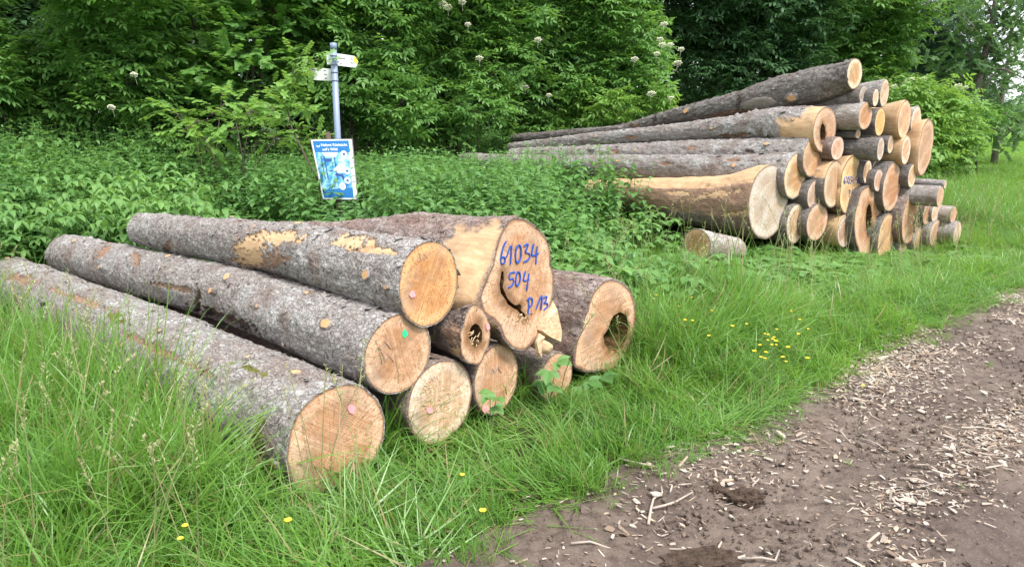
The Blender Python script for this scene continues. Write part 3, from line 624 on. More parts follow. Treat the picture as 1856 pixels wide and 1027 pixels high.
# far stack -----------------------------------------------------------------
# label, cx, cy, w, h, az, path/L, bark, tint, extras
far = [
 ('thick stripped butt log at the left front of the far stack, end grey-white', 1393, 366, 72, 134, -40, [(1320, 368, 52), (1230, 362, 40), (1075, 350, 26)], 'bark_brown', GY, dict(grey=True, nu=130, nv=120, fn=1400, wobble=.03,
      masks=[('b', 'bare', -1, 3, 34, 140, .004), ('b', 'red', -1, 3, -22, 50, .002), ('px', 'bare', 1300, 352, 50, 5, -10, 0), ('px', 'bare', 1345, 385, 30, 4, -6, 0), ('px', 'bare', 1230, 350, 22, 4, 4, 0)])),
 ('short brown log lying by itself in the weeds before the far stack', 1263, 443, 54, 56, 55, [(1335, 452, 21)], 'bark_pale', (.55, .33, .19), dict(nu=50, nv=60, fn=500, k=-.25)),
 ('oval pale-ended log on the ground right beside the stripped butt', 1442, 405, 33, 71, -41, 4, 'bark_dark', PL, {}),
 ('low yellowish log second along the ground from the stripped butt', 1481, 402, 39, 67, -41, 4, 'bark_dark', FR, {}),
 ('dark-barked log resting above the two lowest left ones of the far stack', 1477, 354, 28, 55, -41, 4, 'bark_dark', PL, {}),
 ('log with a tan heart in a pale ring, propped just above the stripped butt', 1441, 320, 40, 82, -44, [(1400, 312, 31), (1200, 304, 23), (1000, 299, 16), (840, 290, 12)], 'bark_grey', PL, dict(nu=190, nv=100, fn=600, heart=1, wobble=.06, relief=.012, masks=[('px', 'red', 1205, 296, 10, 3, 0, .01), ('px', 'red', 1330, 290, 14, 3, 0, .008), ('px', 'dark', 1035, 308, 12, 4, -20, .02)])),
 ('long pale log directly below the slotted grey log at the left of the far stack', 1473, 284, 36, 72, -42, [(1400, 280, 29), (1200, 281, 23), (930, 284, 14)], 'bark_grey', FR, dict(nu=190, nv=100, fn=500, wobble=.06, relief=.012, masks=[('px', 'dark', 1070, 274, 6, 6, -30, .02), ('px', 'red', 1115, 276, 7, 6, -60, .01), ('px', 'red', 1250, 268, 12, 3, 0, .008), ('px', 'dark', 1360, 275, 9, 3, 10, .012)])),
 ('long grey log of the far stack with a rotten slot in its flared end', 1495, 236, 42, 84, -41, [(1400, 226, 26), (1200, 244, 15), (1100, 250, 12), (925, 268, 8)], 'bark_grey', FR,
      dict(nu=190, nv=110, fn=900, relief=.011, wobble=.05, flare=.2, holes=[(1491, 243, 10, 36)], masks=[('b', 'bare', -1, .13, 0, 360, .0), ('b', 'bare', -1, .45, -75, 25, .0), ('px', 'red', 1330, 247, 26, 4, -4, .02), ('px', 'red', 1145, 250, 12, 4, 0, .01)])),
 ('crooked dark log on top of the far stack with a large oval scar', 1549, 134, 28, 57, -41, [(1500, 150, 33), (1400, 174, 31), (1340, 187, 21), (1280, 199, 17), (1200, 215, 12), (1130, 235, 8), (930, 251, 7)], 'bark_dark', PL,
      dict(nu=210, nv=110, fn=600, heart=1, wobble=.09, relief=.011, masks=[('px', 'dark', 1186, 214, 3, 9, 10, .02), ('px', 'red', 1150, 228, 6, 5, 0, .01), ('px', 'dark', 1338, 190, 4, 18, 10, .012), ('px', 'red', 1320, 206, 40, 4, -10, .006)])),
 ('thin weathered log tucked beneath the crooked top log, its end grey', 1565, 172, 15, 34, -41, [(1500, 186, 14), (1440, 203, 8)], 'bark_dark', (.38, .33, .27), dict(grey=True)),
 ('pale-ended log just right of the crooked top log', 1603, 169, 14, 51, -41, 2.4, 'bark_grey', PL, dict(slope=-.06)),
 ('slim log with a narrow white end in front of its thicker neighbour near the top', 1587, 177, 8, 33, -41, 2.2, 'bark_dark', PL, dict(slope=-.05, k=-.12)),
 ('smooth pale-topped log with its end half stained orange, under the thin weathered one', 1568, 210, 26, 49, -41, 2.4, 'bark_pale', FR, dict(slope=-.04, k=-.1)),
 ('deep orange oval-ended log in the upper middle of the far stack', 1595, 221, 18, 53, -41, 2.4, 'bark_dark', (.74, .46, .21), dict(slope=-.06)),
 ('trumpet-shaped trimmed butt with bare sides in the upper right of the far stack', 1639, 217, 23, 70, -41, 2.2, 'bark_brown', FR, dict(slope=-.1, flare=.3, masks=[('b', 'bare', -1, .55, 0, 360, 0)])),
 ('white-barked log right of the trumpet-shaped butt', 1660, 222, 14, 60, -41, 2.3, 'bark_pale', PL, dict(slope=-.08, k=.1)),
 ('very tall flared butt leaning at the upper right corner of the far stack', 1677, 268, 20, 108, -41, 2.6, 'bark_brown', FR, dict(slope=-.06, flare=.25, outline=[(1684, 215), (1691, 225), (1692, 245), (1689, 272), (1681, 302), (1670, 322), (1663, 312), (1664, 285), (1669, 250), (1676, 222)], masks=[('b', 'bare', -1, .6, 0, 360, 0)])),
 ('small pinkish-ended log directly right of the slotted butt', 1518, 269, 23, 43, -41, 3, 'bark_brown', (.78, .54, .40), {}),
 ('tiny pale log end peeping under the smooth pale-topped log', 1555, 243, 10, 17, -41, 2, 'bark_dark', PL, {}),
 ('small round log under the deep orange one', 1584, 243, 11, 22, -41, 2, 'bark_grey', PL, {}),
 ('dark barked log sticking out in the middle of the far stack with a pale end', 1596, 270, 12, 42, -43, 3, 'bark_dark', GY, dict(k=-.2)),
 ('small dark log with a whitish end right of the protruding dark log', 1614, 262, 10, 33, -41, 2.5, 'bark_dark', PL, {}),
 ('stripped brown log below the trumpet-shaped butt', 1642, 272, 14, 53, -41, 2.6, 'bark_brown', PL, dict(masks=[('b', 'bare', -1, 1.2, 0, 360, 0)], k=-.05)),
 ('wide yellow-faced log to the left of the blue-numbered one in the far stack', 1511, 334, 35, 85, -41, 3.5, 'bark_dark', PL, dict(masks=[('b', 'bare', -1, .16, 20, 130, 0)])),
 ('flared log of the far stack with a blue number on its orange face', 1543, 340, 44, 118, -41, 3.5, 'bark_brown', (.80, .55, .33), dict(flare=.2, nv=90, fn=700, outline=[(1553, 281), (1560, 305), (1562, 330), (1559, 352), (1552, 380), (1543, 398), (1532, 388), (1521, 368), (1524, 340), (1528, 305), (1540, 286)], masks=[('b', 'bare', -1, .2, -40, 110, 0)])),
 ('tallest butt of the far stack with dark rot down its middle', 1574, 406, 46, 137, -41, 3.5, 'bark_dark', FR, dict(flare=.25, nv=100, fn=900, outline=[(1572, 338), (1588, 345), (1597, 370), (1597, 405), (1588, 440), (1580, 468), (1568, 474), (1556, 450), (1549, 425), (1548, 395), (1555, 365), (1562, 342)], holes=[(1575, 400, 11, 62)])),
 ('squat flared butt low in the shadow left of the rotten one', 1533, 418, 30, 58, -41, 3, 'bark_pale', PL, dict(masks=[('b', 'bare', -1, .3, 0, 360, 0)])),
 ('narrow pinkish log end right above the rotten butt', 1572, 312, 15, 42, -41, 3, 'bark_dark', (.78, .58, .42), {}),
 ('small pale log squeezed behind the narrow pinkish one', 1588, 303, 14, 26, -41, 2.5, 'bark_dark', PL, dict(k=.15)),
 ('pale egg-shaped log end left of the tall streaked one', 1592, 327, 16, 40, -41, 3, 'bark_dark', PL, dict(k=-.05)),
 ('tall yellow-streaked butt in the middle right of the far stack', 1616, 339, 32, 89, -41, 3, 'bark_dark', FR, dict(fn=500, flare=.1)),
 ('dark-sided round log right of the tall yellow-streaked butt', 1653, 319, 14, 43, -41, 3, 'bark_dark', PL, {}),
 ('log on the ground right of the rotten butt, leaves in front of its end', 1606, 430, 29, 86, -41, 3, 'bark_dark', FR, {}),
 ('big cracked butt bulging low on the right of the far stack', 1651, 393, 38, 98, -41, 3, 'bark_brown', FR, dict(flare=.2, fn=600, outline=[(1668, 343), (1670, 370), (1667, 400), (1659, 425), (1648, 440), (1638, 441), (1634, 415), (1637, 385), (1648, 355), (1657, 344)])),
 ('barked log lying out sideways at the top of the low right end', 1704, 356, 12, 36, -46, 2.5, 'bark_grey', TN, dict(k=-.3)),
 ('thin grey pole behind the sideways barked log', 1713, 334, 7, 15, -46, 2.5, 'bark_grey', GY, dict(k=.5)),
 ('slender log end under the sideways barked log', 1680, 388, 14, 37, -41, 2.5, 'bark_dark', TN, {}),
 ('light log end squeezed under the right tip of the sideways barked log', 1698, 385, 19, 42, -41, 2.5, 'bark_grey', PL, {}),
 ('short pinkish-barked log in the second tier from the right tip of the far stack', 1728, 389, 12, 29, -44, 2.5, 'bark_pale', TN, dict(k=-.1)),
 ('narrow log end overlapping the big cracked butt at its right edge', 1666, 404, 16, 42, -41, 2.5, 'bark_dark', TN, {}),
 ('tangled frayed log end at ground level under the slender one', 1670, 436, 27, 58, -41, 2.5, 'bark_pale', FR, dict(fn=400)),
 ('oval log end at ground level second from the right tip', 1696, 423, 22, 48, -41, 2.5, 'bark_grey', PL, {}),
 ('rightmost log of the far stack, barked side showing, end turned away in the grass', 1735, 423, 14, 41, -46, 2.5, 'bark_grey', PL, dict(k=-.15)),
 ('small log end in the grass beneath the big cracked butt', 1636, 452, 13, 30, -41, 2, 'bark_dark', PL, {}),
]
FL = {}
for (lab, cx, cy, w_, h_, az_, pth, bk, tn, ex) in far:
    ex = dict(ex); k_ = ex.pop('k', RNG.uniform(-.04, .04)); heart = ex.pop('heart', 0); tn = tuple(min(.8, c_*f_) for c_, f_ in zip(tn, np.array([1., 1., 1.])*RNG.uniform(.88, 1.1)*np.array([1, RNG.uniform(.95, 1.05), RNG.uniform(.88, 1.12)]))); kw = dict(heart=.95 if heart else float(RNG.choice([0, .2, .5, .75])), nu=34, nv=44, fn=220, relief=.006); kw.update(ex)
    if isinstance(pth, (int, float)): kw['L'] = pth; pth = None
    FL[cx] = log_thing(lab, (cx, cy), az_, pth, bk, tn, w_, h_, FP_(cx, cy, k_), group=FG if False else None, **kw)
def seg(x, y, s_, d_):      # handwritten digits as strokes, x to the right, y down, 10 high, 6 wide
    G = {'6': [[(5, 0), (2, 3), (0, 7), (2, 10), (5, 9), (5, 6), (1, 6)]], '1': [[(1, 4), (4, 0), (4, 10)]], '0': [[(3, 0), (0, 4), (1, 9), (4, 10), (6, 5), (3, 0)]],
         '3': [[(0, 1), (5, 0), (3, 4), (6, 7), (3, 10), (0, 9)]], '4': [[(2, 0), (0, 6), (6, 6)], [(5, 3), (4, 10)]], '-': [[(1, 5), (5, 5)]], '5': [[(6, 0), (1, 0), (1, 4), (5, 5), (5, 9), (0, 10)]],
         'P': [[(1, 0), (1, 10)], [(0, 0), (5, 1), (5, 4), (1, 5)]], '.': [[(0, 9), (1, 10)]]}
    return [[(x+a*s_, y+b*d_) for a, b in q] for q in G[ch]]
R6 = FL[1543]; ls = []
for i, ch in enumerate('61034-503'): ls += seg(1529+i*3.6, 320, .45, 1.25)
for i, ch in enumerate('P.14'): ls += seg(1538+i*3.7, 344, .5, 1.3)
strokes(R6, ls, 1.3, 'blue_paint', 'painted_number', .006)
for q in ((1437, 215, 5), (1290, 232, 5), (1080, 247, 4)): knot(FL[1495], *q)
for q in ((1390, 262, 6), (1150, 272, 5)): knot(FL[1473], *q)
for q in ((1330, 300, 6), (1120, 292, 5)): knot(FL[1441], *q)
for k_, n_ in ((1549, 700), (1495, 800), (1473, 700), (1441, 700), (1393, 250)): flakes(FL[k_], n_, .034, k_)
# scar and sawn branch stub on the crooked log
T1 = FL[1549]
def scar(rec, px, py, ax, ay, rot, mat, nm):
    V = []; F = []; c_, n_ = surf(rec, px, py)
    ring = 20; V.append(to_local(rec, c_+n_*.018))
    for fr in (.5, .9, 1.0):
        for k in range(ring):
            a = 2*math.pi*k/ring; ca, sa = math.cos(math.radians(rot)), math.sin(math.radians(rot)); u_ = ax*fr*math.cos(a); v_ = ay*fr*math.sin(a)
            p, n2_ = surf(rec, px+u_*ca-v_*sa, py+u_*sa+v_*ca); V.append(to_local(rec, p+n2_*(.018 if fr < 1 else -.01)))
    F = [(0, 1+k, 1+(k+1) % ring) for k in range(ring)]+[(1+l_*ring+k, 1+(l_+1)*ring+k, 1+(l_+1)*ring+(k+1) % ring, 1+l_*ring+(k+1) % ring) for l_ in range(2) for k in range(ring)]
    return obj(nm, mesh(nm, V, F, M[mat], True), rec['root'])
M['old_cut'] = plain('old_weathered_cut', (.19, .165, .135), .85, .5, 35)
scar(T1, 1376, 189, 32, 13, -8, 'old_cut', 'old_scar'); scar(T1, 1433, 178, 12, 9, 0, 'old_cut', 'branch_collar')
for q in ((1434, 177, 13), (1244, 202, 9)): knot(T1, *q, .03)
# ------------------------------------------------------------------ instanced greenery
PROTO = {}
GNG = {}
def proto_set(key, meshes):
    c_ = bpy.data.collections.new(key)
    for i, me in enumerate(meshes):
        o = bpy.data.objects.new(key, me); c_.objects.link(o)
    PROTO[key] = c_
def gn_for(key):
    if key in GNG: return GNG[key]
    g = bpy.data.node_groups.new('scatter_'+key, 'GeometryNodeTree')
    g.interface.new_socket('Geometry', in_out='INPUT', socket_type='NodeSocketGeometry'); g.interface.new_socket('Geometry', in_out='OUTPUT', socket_type='NodeSocketGeometry')
    n = g.nodes.new; gi = n('NodeGroupInput'); go = n('NodeGroupOutput'); iop = n('GeometryNodeInstanceOnPoints'); ci = n('GeometryNodeCollectionInfo')
    ci.inputs['Collection'].default_value = PROTO[key]; ci.inputs['Separate Children'].default_value = True; ci.inputs['Reset Children'].default_value = True
    def na(nm, ty):
        a = n('GeometryNodeInputNamedAttribute'); a.data_type = ty; a.inputs['Name'].default_value = nm; return a.outputs['Attribute']
    e2r = n('FunctionNodeEulerToRotation')
    l = g.links.new
    l(gi.outputs[0], iop.inputs['Points']); l(ci.outputs[0], iop.inputs['Instance']); iop.inputs['Pick Instance'].default_value = True
    l(na('idx', 'INT'), iop.inputs['Instance Index']); l(na('rot', 'FLOAT_VECTOR'), e2r.inputs[0]); l(e2r.outputs[0], iop.inputs['Rotation']); l(na('scl', 'FLOAT_VECTOR'), iop.inputs['Scale'])
    l(iop.outputs[0], go.inputs[0]); GNG[key] = g; return g
def scatter(name, key, P, Rt, Sc, parent=None, label=None, cat=None, loc=(0, 0, 0)):
    P = np.asarray(P, float)-np.asarray(loc if parent is None else tuple(parent.location)); n = len(P)
    me = bpy.data.meshes.new(name); me.vertices.add(n); me.vertices.foreach_set('co', P.astype(np.float32).ravel())
    a = me.attributes.new('rot', 'FLOAT_VECTOR', 'POINT'); a.data.foreach_set('vector', np.asarray(Rt, np.float32).ravel())
    Sc = np.asarray(Sc, np.float32); Sc = np.repeat(Sc[:, None], 3, 1) if Sc.ndim == 1 else Sc
    a = me.attributes.new('scl', 'FLOAT_VECTOR', 'POINT'); a.data.foreach_set('vector', Sc.ravel())
    a = me.attributes.new('idx', 'INT', 'POINT'); a.data.foreach_set('value', RNG.integers(0, 1000, n).astype(np.int32))
    o = obj(name, me, parent, (0, 0, 0) if parent is not None else loc, kind='stuff')
    if label: o['label'] = label; o['category'] = cat
    m = o.modifiers.new('scatter', 'NODES'); m.node_group = gn_for(key); return o

def leaf(mb, base, dirv, up, ln_, wd, a, curl=.25, st=((0, .04), (.22, .8), (.5, 1.), (.78, .6), (1, 0)), fold=.18, m=0):
    """a folded, drooping blade: midrib with two halves"""
    d_ = Vector(dirv).normalized(); s_ = d_.cross(Vector(up))
    if s_.length < .05: s_ = d_.cross(Vector((1, 0, 0)))
    s_.normalize(); n_ = s_.cross(d_); b = Vector(base); V = []
    for f, w_ in st:
        c_ = b+d_*(ln_*f)-n_*(curl*ln_*f*f); h_ = w_*wd/2
        V += [c_-s_*h_+n_*(fold*h_), c_, c_+s_*h_+n_*(fold*h_)]
    F = []
    for i in range(len(st)-1):
        k = i*3
        if i == len(st)-2: F += [(k, k+1, k+4), (k+1, k+2, k+4)]
        else: F += [(k, k+1, k+4, k+3), (k+1, k+2, k+5, k+4)]
    mb.add(V, F, a, m)
S3 = ((0, .05), (.35, 1.), (.75, .62), (1, 0)); SR = ((0, .3), (.3, .95), (.65, 1.), (.92, .5), (1, 0))
rg = random.Random(5)
def rdir(el0, el1, az=None):
    a = rg.uniform(0, 6.283) if az is None else az; e = math.radians(rg.uniform(el0, el1)); return Vector((math.cos(a)*math.cos(e), math.sin(a)*math.cos(e), math.sin(e)))

M['leaf_elder'] = leaf_mat('elder_leaf', (.070, .180, .045), (.165, .315, .080), (.28, .52, .08), .38)
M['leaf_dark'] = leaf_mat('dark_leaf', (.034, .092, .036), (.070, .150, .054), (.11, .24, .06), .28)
M['leaf_light'] = leaf_mat('young_leaf', (.13, .27, .05), (.22, .38, .09), (.36, .58, .09), .38)
M['leaf_nettle'] = leaf_mat('nettle_leaf', (.075, .195, .055), (.170, .320, .095), (.27, .50, .09), .34, .44)
M['leaf_weed'] = leaf_mat('weed_leaf', (.09, .21, .052), (.18, .33, .09), (.28, .49, .09), .34)
M['leaf_birch'] = leaf_mat('birch_leaf', (.065, .15, .05), (.12, .22, .075), (.20, .36, .09), .35)
M['needle'] = leaf_mat('fir_needle', (.03, .078, .04), (.06, .13, .06), (.06, .13, .04), .15)
M['grass'] = leaf_mat('grass_blade', (.070, .195, .034), (.185, .345, .060), (.28, .50, .06), .38, .36, .5, .055)
M['grass_pale'] = leaf_mat('grass_stalk', (.24, .30, .10), (.42, .38, .22), (.34, .38, .12), .3, .5)
M['grass_field'] = leaf_mat('meadow_blade', (.12, .25, .035), (.18, .33, .05), (.32, .52, .06), .35, .5)
M['stem'] = plain('green_stem', (.10, .16, .05), .6, .2)
M['twig'] = plain('twig_bark', (.075, .058, .045), .85, .3, 30)
M['trunk'] = bark_mat('trunk_bark', (.30, .27, .24), (.17, .145, .125), (.05, .04, .033), (.15, .11, .08), 20, .02, .4, .3)
M['flower_white'] = plain('elder_blossom', (.80, .78, .60), .7, .1)
M['flower_yellow'] = plain('buttercup_petal', (.80, .60, .03), .5, .15)

def elder_spray(mat):
    mb = MB()
    for q in range(5):
        d_ = rdir(-25, 45, q*1.26+rg.uniform(-.4, .4)); ln_ = rg.uniform(.14, .2); a = rg.random()
        b = Vector((0, 0, 0)); tip = b+d_*ln_+Vector((0, 0, -.03))
        mb.tube([b, tip], [.002, .001], 3, .5, 0, False)
        side = d_.cross(Vector((0, 0, 1))).normalized()
        leaf(mb, tip, d_+Vector((0, 0, -.25)), (0, 0, 1), rg.uniform(.08, .11), .045, a, .3, S3)
        for f in (.5, .85):
            for sg in (-1, 1): leaf(mb, b+(tip-b)*f, side*sg+d_*.5+Vector((0, 0, rg.uniform(-.3, .05))), (0, 0, 1), rg.uniform(.07, .10), .04, min(1, a+rg.uniform(-.2, .2)), .3, S3)
    return mb.mesh('elder_spray', mat)
def round_spray(mat, n=11, sz=.055):
    mb = MB(); tip = Vector((.24, 0, .03)); mb.tube([(0, 0, 0), (.12, .01, .03), tip], [.003, .002, .001], 4, .5, 0, False)
    for k in range(n):
        f = (k+1)/n; p = Vector((.26*f, 0, .03*f)); a = rg.random(); sg = 1 if k % 2 else -1
        leaf(mb, p, Vector((.5, sg*rg.uniform(.5, 1.1), rg.uniform(-.3, .3))), (rg.uniform(-.3, .3), rg.uniform(-.3, .3), 1), sz*rg.uniform(.8, 1.25), sz*.85, a, .15, SR, .1)
    return mb.mesh('round_spray', mat)
def needle_spray(mat):
    mb = MB()
    for q in range(7):
        a0 = (q-3)*.28; d_ = Vector((math.cos(a0), math.sin(a0), -.25)); L_ = .34*math.cos(a0*1.1)
        for k in range(9):
            f = .15+.85*k/9; p = d_*L_*f+Vector((0, 0, -.06*f*f))
            for sg in (-1, 1):
                s_ = Vector((-d_.y, d_.x, 0)); leaf(mb, p, s_*sg+d_*.9+Vector((0, 0, -.2)), (0, 0, 1), .05, .012, rg.random(), .1, ((0, .5), (.5, 1), (1, 0)), 0)
    return mb.mesh('needle_spray', mat)
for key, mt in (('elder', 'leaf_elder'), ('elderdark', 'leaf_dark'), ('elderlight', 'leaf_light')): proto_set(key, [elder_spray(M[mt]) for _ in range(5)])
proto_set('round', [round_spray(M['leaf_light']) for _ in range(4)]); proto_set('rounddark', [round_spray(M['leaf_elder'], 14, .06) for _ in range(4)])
proto_set('birch', [round_spray(M['leaf_birch'], 16, .04) for _ in range(4)]); proto_set('needle', [needle_spray(M['needle']) for _ in range(3)])

def nettle(mat, h=1.0):
    mb = MB(); lean = Vector((rg.gauss(0, .08), rg.gauss(0, .08), 0)); n = int(h*13); pts = [lean*(f*f)+Vector((0, 0, h*f)) for f in (0, .35, .7, 1)]
    mb.tube(pts, [.004, .0035, .003, .0015], 4, .4, 0, False); az = rg.uniform(0, 3)
    for k in range(n):
        f = .18+.82*k/(n-1); p = lean*f*f+Vector((0, 0, h*f)); az += 1.57+rg.gauss(0, .15); top = (f > .93)
        sz = (.095 if f < .8 else .11-.07*(f-.8)/.2)*rg.uniform(.8, 1.15)
        for sg in (0, math.pi):
            e = rg.uniform(-25, 12) if not top else rg.uniform(15, 50)
            leaf(mb, p+Vector((0, 0, rg.uniform(-.005, .005))), rdir(e, e+1, az+sg+rg.gauss(0, .15)), (0, 0, 1), sz, sz*.52, rg.random(), .35)
    return mb.mesh('nettle_plant', mat)
def weed(mat, h=.5):
    mb = MB()
    for q in range(rg.randint(4, 6)):
        d_ = rdir(50, 80); L_ = h*rg.uniform(.7, 1.1); tip = d_*L_; mb.tube([(0, 0, 0), d_*L_*.5+Vector((0, 0, .03)), tip], [.003, .002, .0015], 3, .5, 0, False)
        f_ = Vector((d_.x, d_.y, 0)).normalized(); sd_ = Vector((-f_.y, f_.x, 0)); a = rg.random()
        for v_ in (f_, sd_+f_*.2, -sd_+f_*.2): leaf(mb, tip, v_+Vector((0, 0, rg.uniform(-.35, .1))), (0, 0, 1), rg.uniform(.08, .13), rg.uniform(.05, .075), a+rg.uniform(-.1, .1), .25)
    return mb.mesh('weed_plant', mat)
proto_set('nettle', [nettle(M['leaf_nettle'], 1.) for _ in range(6)]); proto_set('weed', [weed(M['leaf_weed']) for _ in range(5)]+[weed(M['leaf_nettle']) for _ in range(3)])

def tuft(mat, n, h, wd, spread=.05, bendy=1., dr=(.8, .25)):
    """a grass tuft: arching ribbons"""
    V = []; F = []; A_ = []; st = 6
    for q in range(n):
        az = rg.uniform(0, 6.283); bx, by = rg.gauss(0, spread), rg.gauss(0, spread); L_ = h*rg.uniform(.45, 1.15); el = math.radians(rg.uniform(62, 88)); b = bendy*rg.uniform(.25, 1.3)
        w_ = wd*rg.uniform(.6, 1.25); x_, y_, z_ = bx, by, 0.; a = rg.random(); ta = az+rg.uniform(-.9, .9)+1.57; b0 = len(V); e = el
        for k in range(st+1):
            f = k/st; ww = w_*(1-f**2.2)*(.6+.4*min(1, f*5))/2
            V += [(x_-math.cos(ta)*ww, y_-math.sin(ta)*ww, z_), (x_+math.cos(ta)*ww, y_+math.sin(ta)*ww, z_)]; A_ += [a, a]
            s_ = L_/st; x_ += math.cos(az)*math.cos(e)*s_; y_ += math.sin(az)*math.cos(e)*s_; z_ += math.sin(e)*s_; e -= b*(.12+.5*f)
        F += [(b0+2*k, b0+2*k+1, b0+2*k+3, b0+2*k+2) for k in range(st)]
    return mesh('grass_tuft', V, np.array(F), mat, True, {'lv': (A_, 'POINT')})
proto_set('tuft', [tuft(M['grass'], 22, .50, .0085, .05, 1.25) for _ in range(5)]+[tuft(M['grass'], 30, .36, .006, .05, .8) for _ in range(4)]+[tuft(M['grass'], 12, .62, .008, .04, .9) for _ in range(2)]); proto_set('short', [tuft(M['grass'], 26, .14, .0045, .035, .7) for _ in range(5)])
proto_set('fieldtuft', [tuft(M['grass_field'], 30, .3, .012, .16, .6) for _ in range(4)])
def stalk(h):
    mb = MB(); ln_ = Vector((rg.gauss(0, .12), rg.gauss(0, .12), 0)); P_ = lambda f: ln_*(f*f)*h+Vector((0, 0, h*f*(1-.06*f)))
    mb.tube([P_(f) for f in (0, .3, .6, .85, 1)], [.003, .0028, .0024, .0018, .001], 3, .3, 0, False)
    for k in range(26):
        f = .80+.2*k/26; d_ = rdir(15, 70); p = P_(f)+d_*rg.uniform(0, .022)*(1.1-(k/26)); leaf(mb, p, d_, (0, 0, 1), .018, .007, rg.random(), 0, ((0, .5), (.5, 1), (1, 0)), 0)
    return mb.mesh('grass_stalk', M['grass_pale'])
proto_set('stalk', [stalk(rg.uniform(.75, .95)) for _ in range(5)])

# --- where things may grow
def clear_of_logs(x, y, zmax=.5, pad=0.02):
    ok = np.ones(len(x), bool)
    for r in LOGS:
        if r['P0'][2]-r['rz0'] > zmax: continue
        qx, qy = x-r['P0'][0], y-r['P0'][1]; u = qx*r['Ld'][0]+qy*r['Ld'][1]; v_ = qx*r['Ly'][0]+qy*r['Ly'][1]
        ok &= ~((u > -.01-pad*.3) & (u < r['L']) & (np.abs(v_) < r['rmean']+pad+(.11*(u > .2) if r['P0'][1] < 5 else 0)))
    return ok
def pts_sd(s0, s1, d0, d1, dens, prob=None):
    n = int((s1-s0)*(d1-d0)*dens); s_ = RNG.uniform(s0, s1, n); d_ = RNG.uniform(d0, d1, n)
    if prob is not None: k = RNG.random(n) < prob(s_, d_); s_ = s_[k]; d_ = d_[k]
    x_, y_ = xy(s_, d_); return s_, d_, x_, y_
def rots(n, tilt=.15, tx=0, ty=0): return np.stack([RNG.normal(tx, tilt, n), RNG.normal(ty, tilt, n), RNG.uniform(0, 6.283, n)], -1)
def edge(s_): return .09*(1-sstep(-2.6, -1., s_))+.10*n2(s_, 0*s_, 1.1, 31)+.07*n2(s_, 0*s_+4, 4.2, 32)
def nettle_area(s_, d_):
    """1 where the tall nettles stand"""
    left = sstep(5.3, 6.3, d_)*(s_ < -1.0); mid = np.where(s_ < 2.95, sstep(1.9, 2.9, d_-.35*n2(s_, d_, .9, 8)-1.5*sstep(.4, 1.6, s_)), sstep(7.3, 8.2, d_))*(s_ >= -1.0)*(s_ < 6.4); right = sstep(6.4, 7.4, d_)*(s_ >= 6.4)*(s_ < 12)
    return np.clip(left+mid+right, 0, 1)
parts = []
def grass_batch(s0, s1, d0, d1, dens, hs, key='tuft'):
    s_, d_, x_, y_ = pts_sd(s0, s1, d0, d1, dens, lambda s_, d_: (d_ > edge(s_)+.02)*(1-.93*nettle_area(s_, d_)))
    ok = clear_of_logs(x_, y_, .35, -.02); s_, d_, x_, y_ = s_[ok], d_[ok], x_[ok], y_[ok]
    hh = hs*(.24+.76*sstep(0, .95, d_-edge(s_)))*np.clip(1+.75*n2(x_, y_, 2.3, 44), .35, 1.6)*RNG.uniform(.75, 1.25, len(x_))
    for q in LOGS[:9]:
        ax, ay = x_-q['P0'][0], y_-q['P0'][1]; u = ax*q['Ld'][0]+ay*q['Ld'][1]; v_ = ax*q['Ly'][0]+ay*q['Ly'][1]
        hh = hh*(1-.74*np.exp(-np.maximum(0, np.abs(v_)-.22)**2/.02)*sstep(-.95, -.55, u)*(u < .05))
    hh = hh*(1-.76*sstep(.6, 1.9, s_)*(1-sstep(7.0, 8.2, s_))*sstep(.25, .9, d_)*(1-sstep(3, 4, d_)))
    lay = sstep(.05, .5, n2(x_, y_, 1.1, 91)); P = np.stack([x_, y_, ground_z(x_, y_)-.01], -1)
    R_ = rots(len(x_), .2); la = R_[:, 2]; tl_ = .75*lay   # laid over towards the track where the wind has combed it
    R_ = np.stack([R_[:, 0]-tl_*np.sin(-la+.35)*0-tl_*.15, R_[:, 1]+tl_, np.where(lay > .3, RNG.normal(-.3, .5, len(la)), la)], -1)
    return P, R_, np.stack([.85+.25*RNG.random(len(x_)), .85+.25*RNG.random(len(x_)), hh], -1)
def cat_(bs): return [np.concatenate([b[k] for b in bs]) for k in range(3)]
bs = [grass_batch(-5.5, 1.2, 0, 2.4, 300, 1.0), grass_batch(-7, -3.1, 2.4, 6.5, 130, 1.15), grass_batch(-3.2, -.8, 2.0, 6, 90, .9), grass_batch(1.2, 8, 0, 2.6, 210, 1.05), grass_batch(6, 14, 0, 7, 70, .85), grass_batch(14, 30, 0, 9, 16, .6), grass_batch(-1, 7, 2.4, 4, 60, 1.0)]
P, R_, S_ = cat_(bs); scatter('grass', 'tuft', P, R_, S_, None, 'lush green verge grass round the log stacks', 'grass')
# short grass creeping out over the soil
s_, d_, x_, y_ = pts_sd(-4, 14, -.5, .45, 260, lambda s_, d_: np.clip(np.exp(-np.maximum(0, edge(s_)+.12-d_)/.10)*(n2(s_, d_, 2.5, 13)*1.4+.45), 0, 1))
x2, y2 = [], []
scatter('short_grass', 'short', np.stack([x_, y_, track_z(x_, y_)-.006], -1), rots(len(x_), .25), RNG.uniform(.5, 1.25, len(x_))*(.6+.5*sstep(-.2, .2, d_)), None, 'sparse short grass creeping over the edge of the track', 'grass')
s_, d_, x_, y_ = pts_sd(-1, 12, -3.1, -.3, 1.6)
scatter('grass_sprouts', 'short', np.stack([x_, y_, track_z(x_, y_)-.004], -1), rots(len(x_), .3), RNG.uniform(.2, .5, len(x_)), None, 'tiny grass sprouts dotted over the track', 'grass')
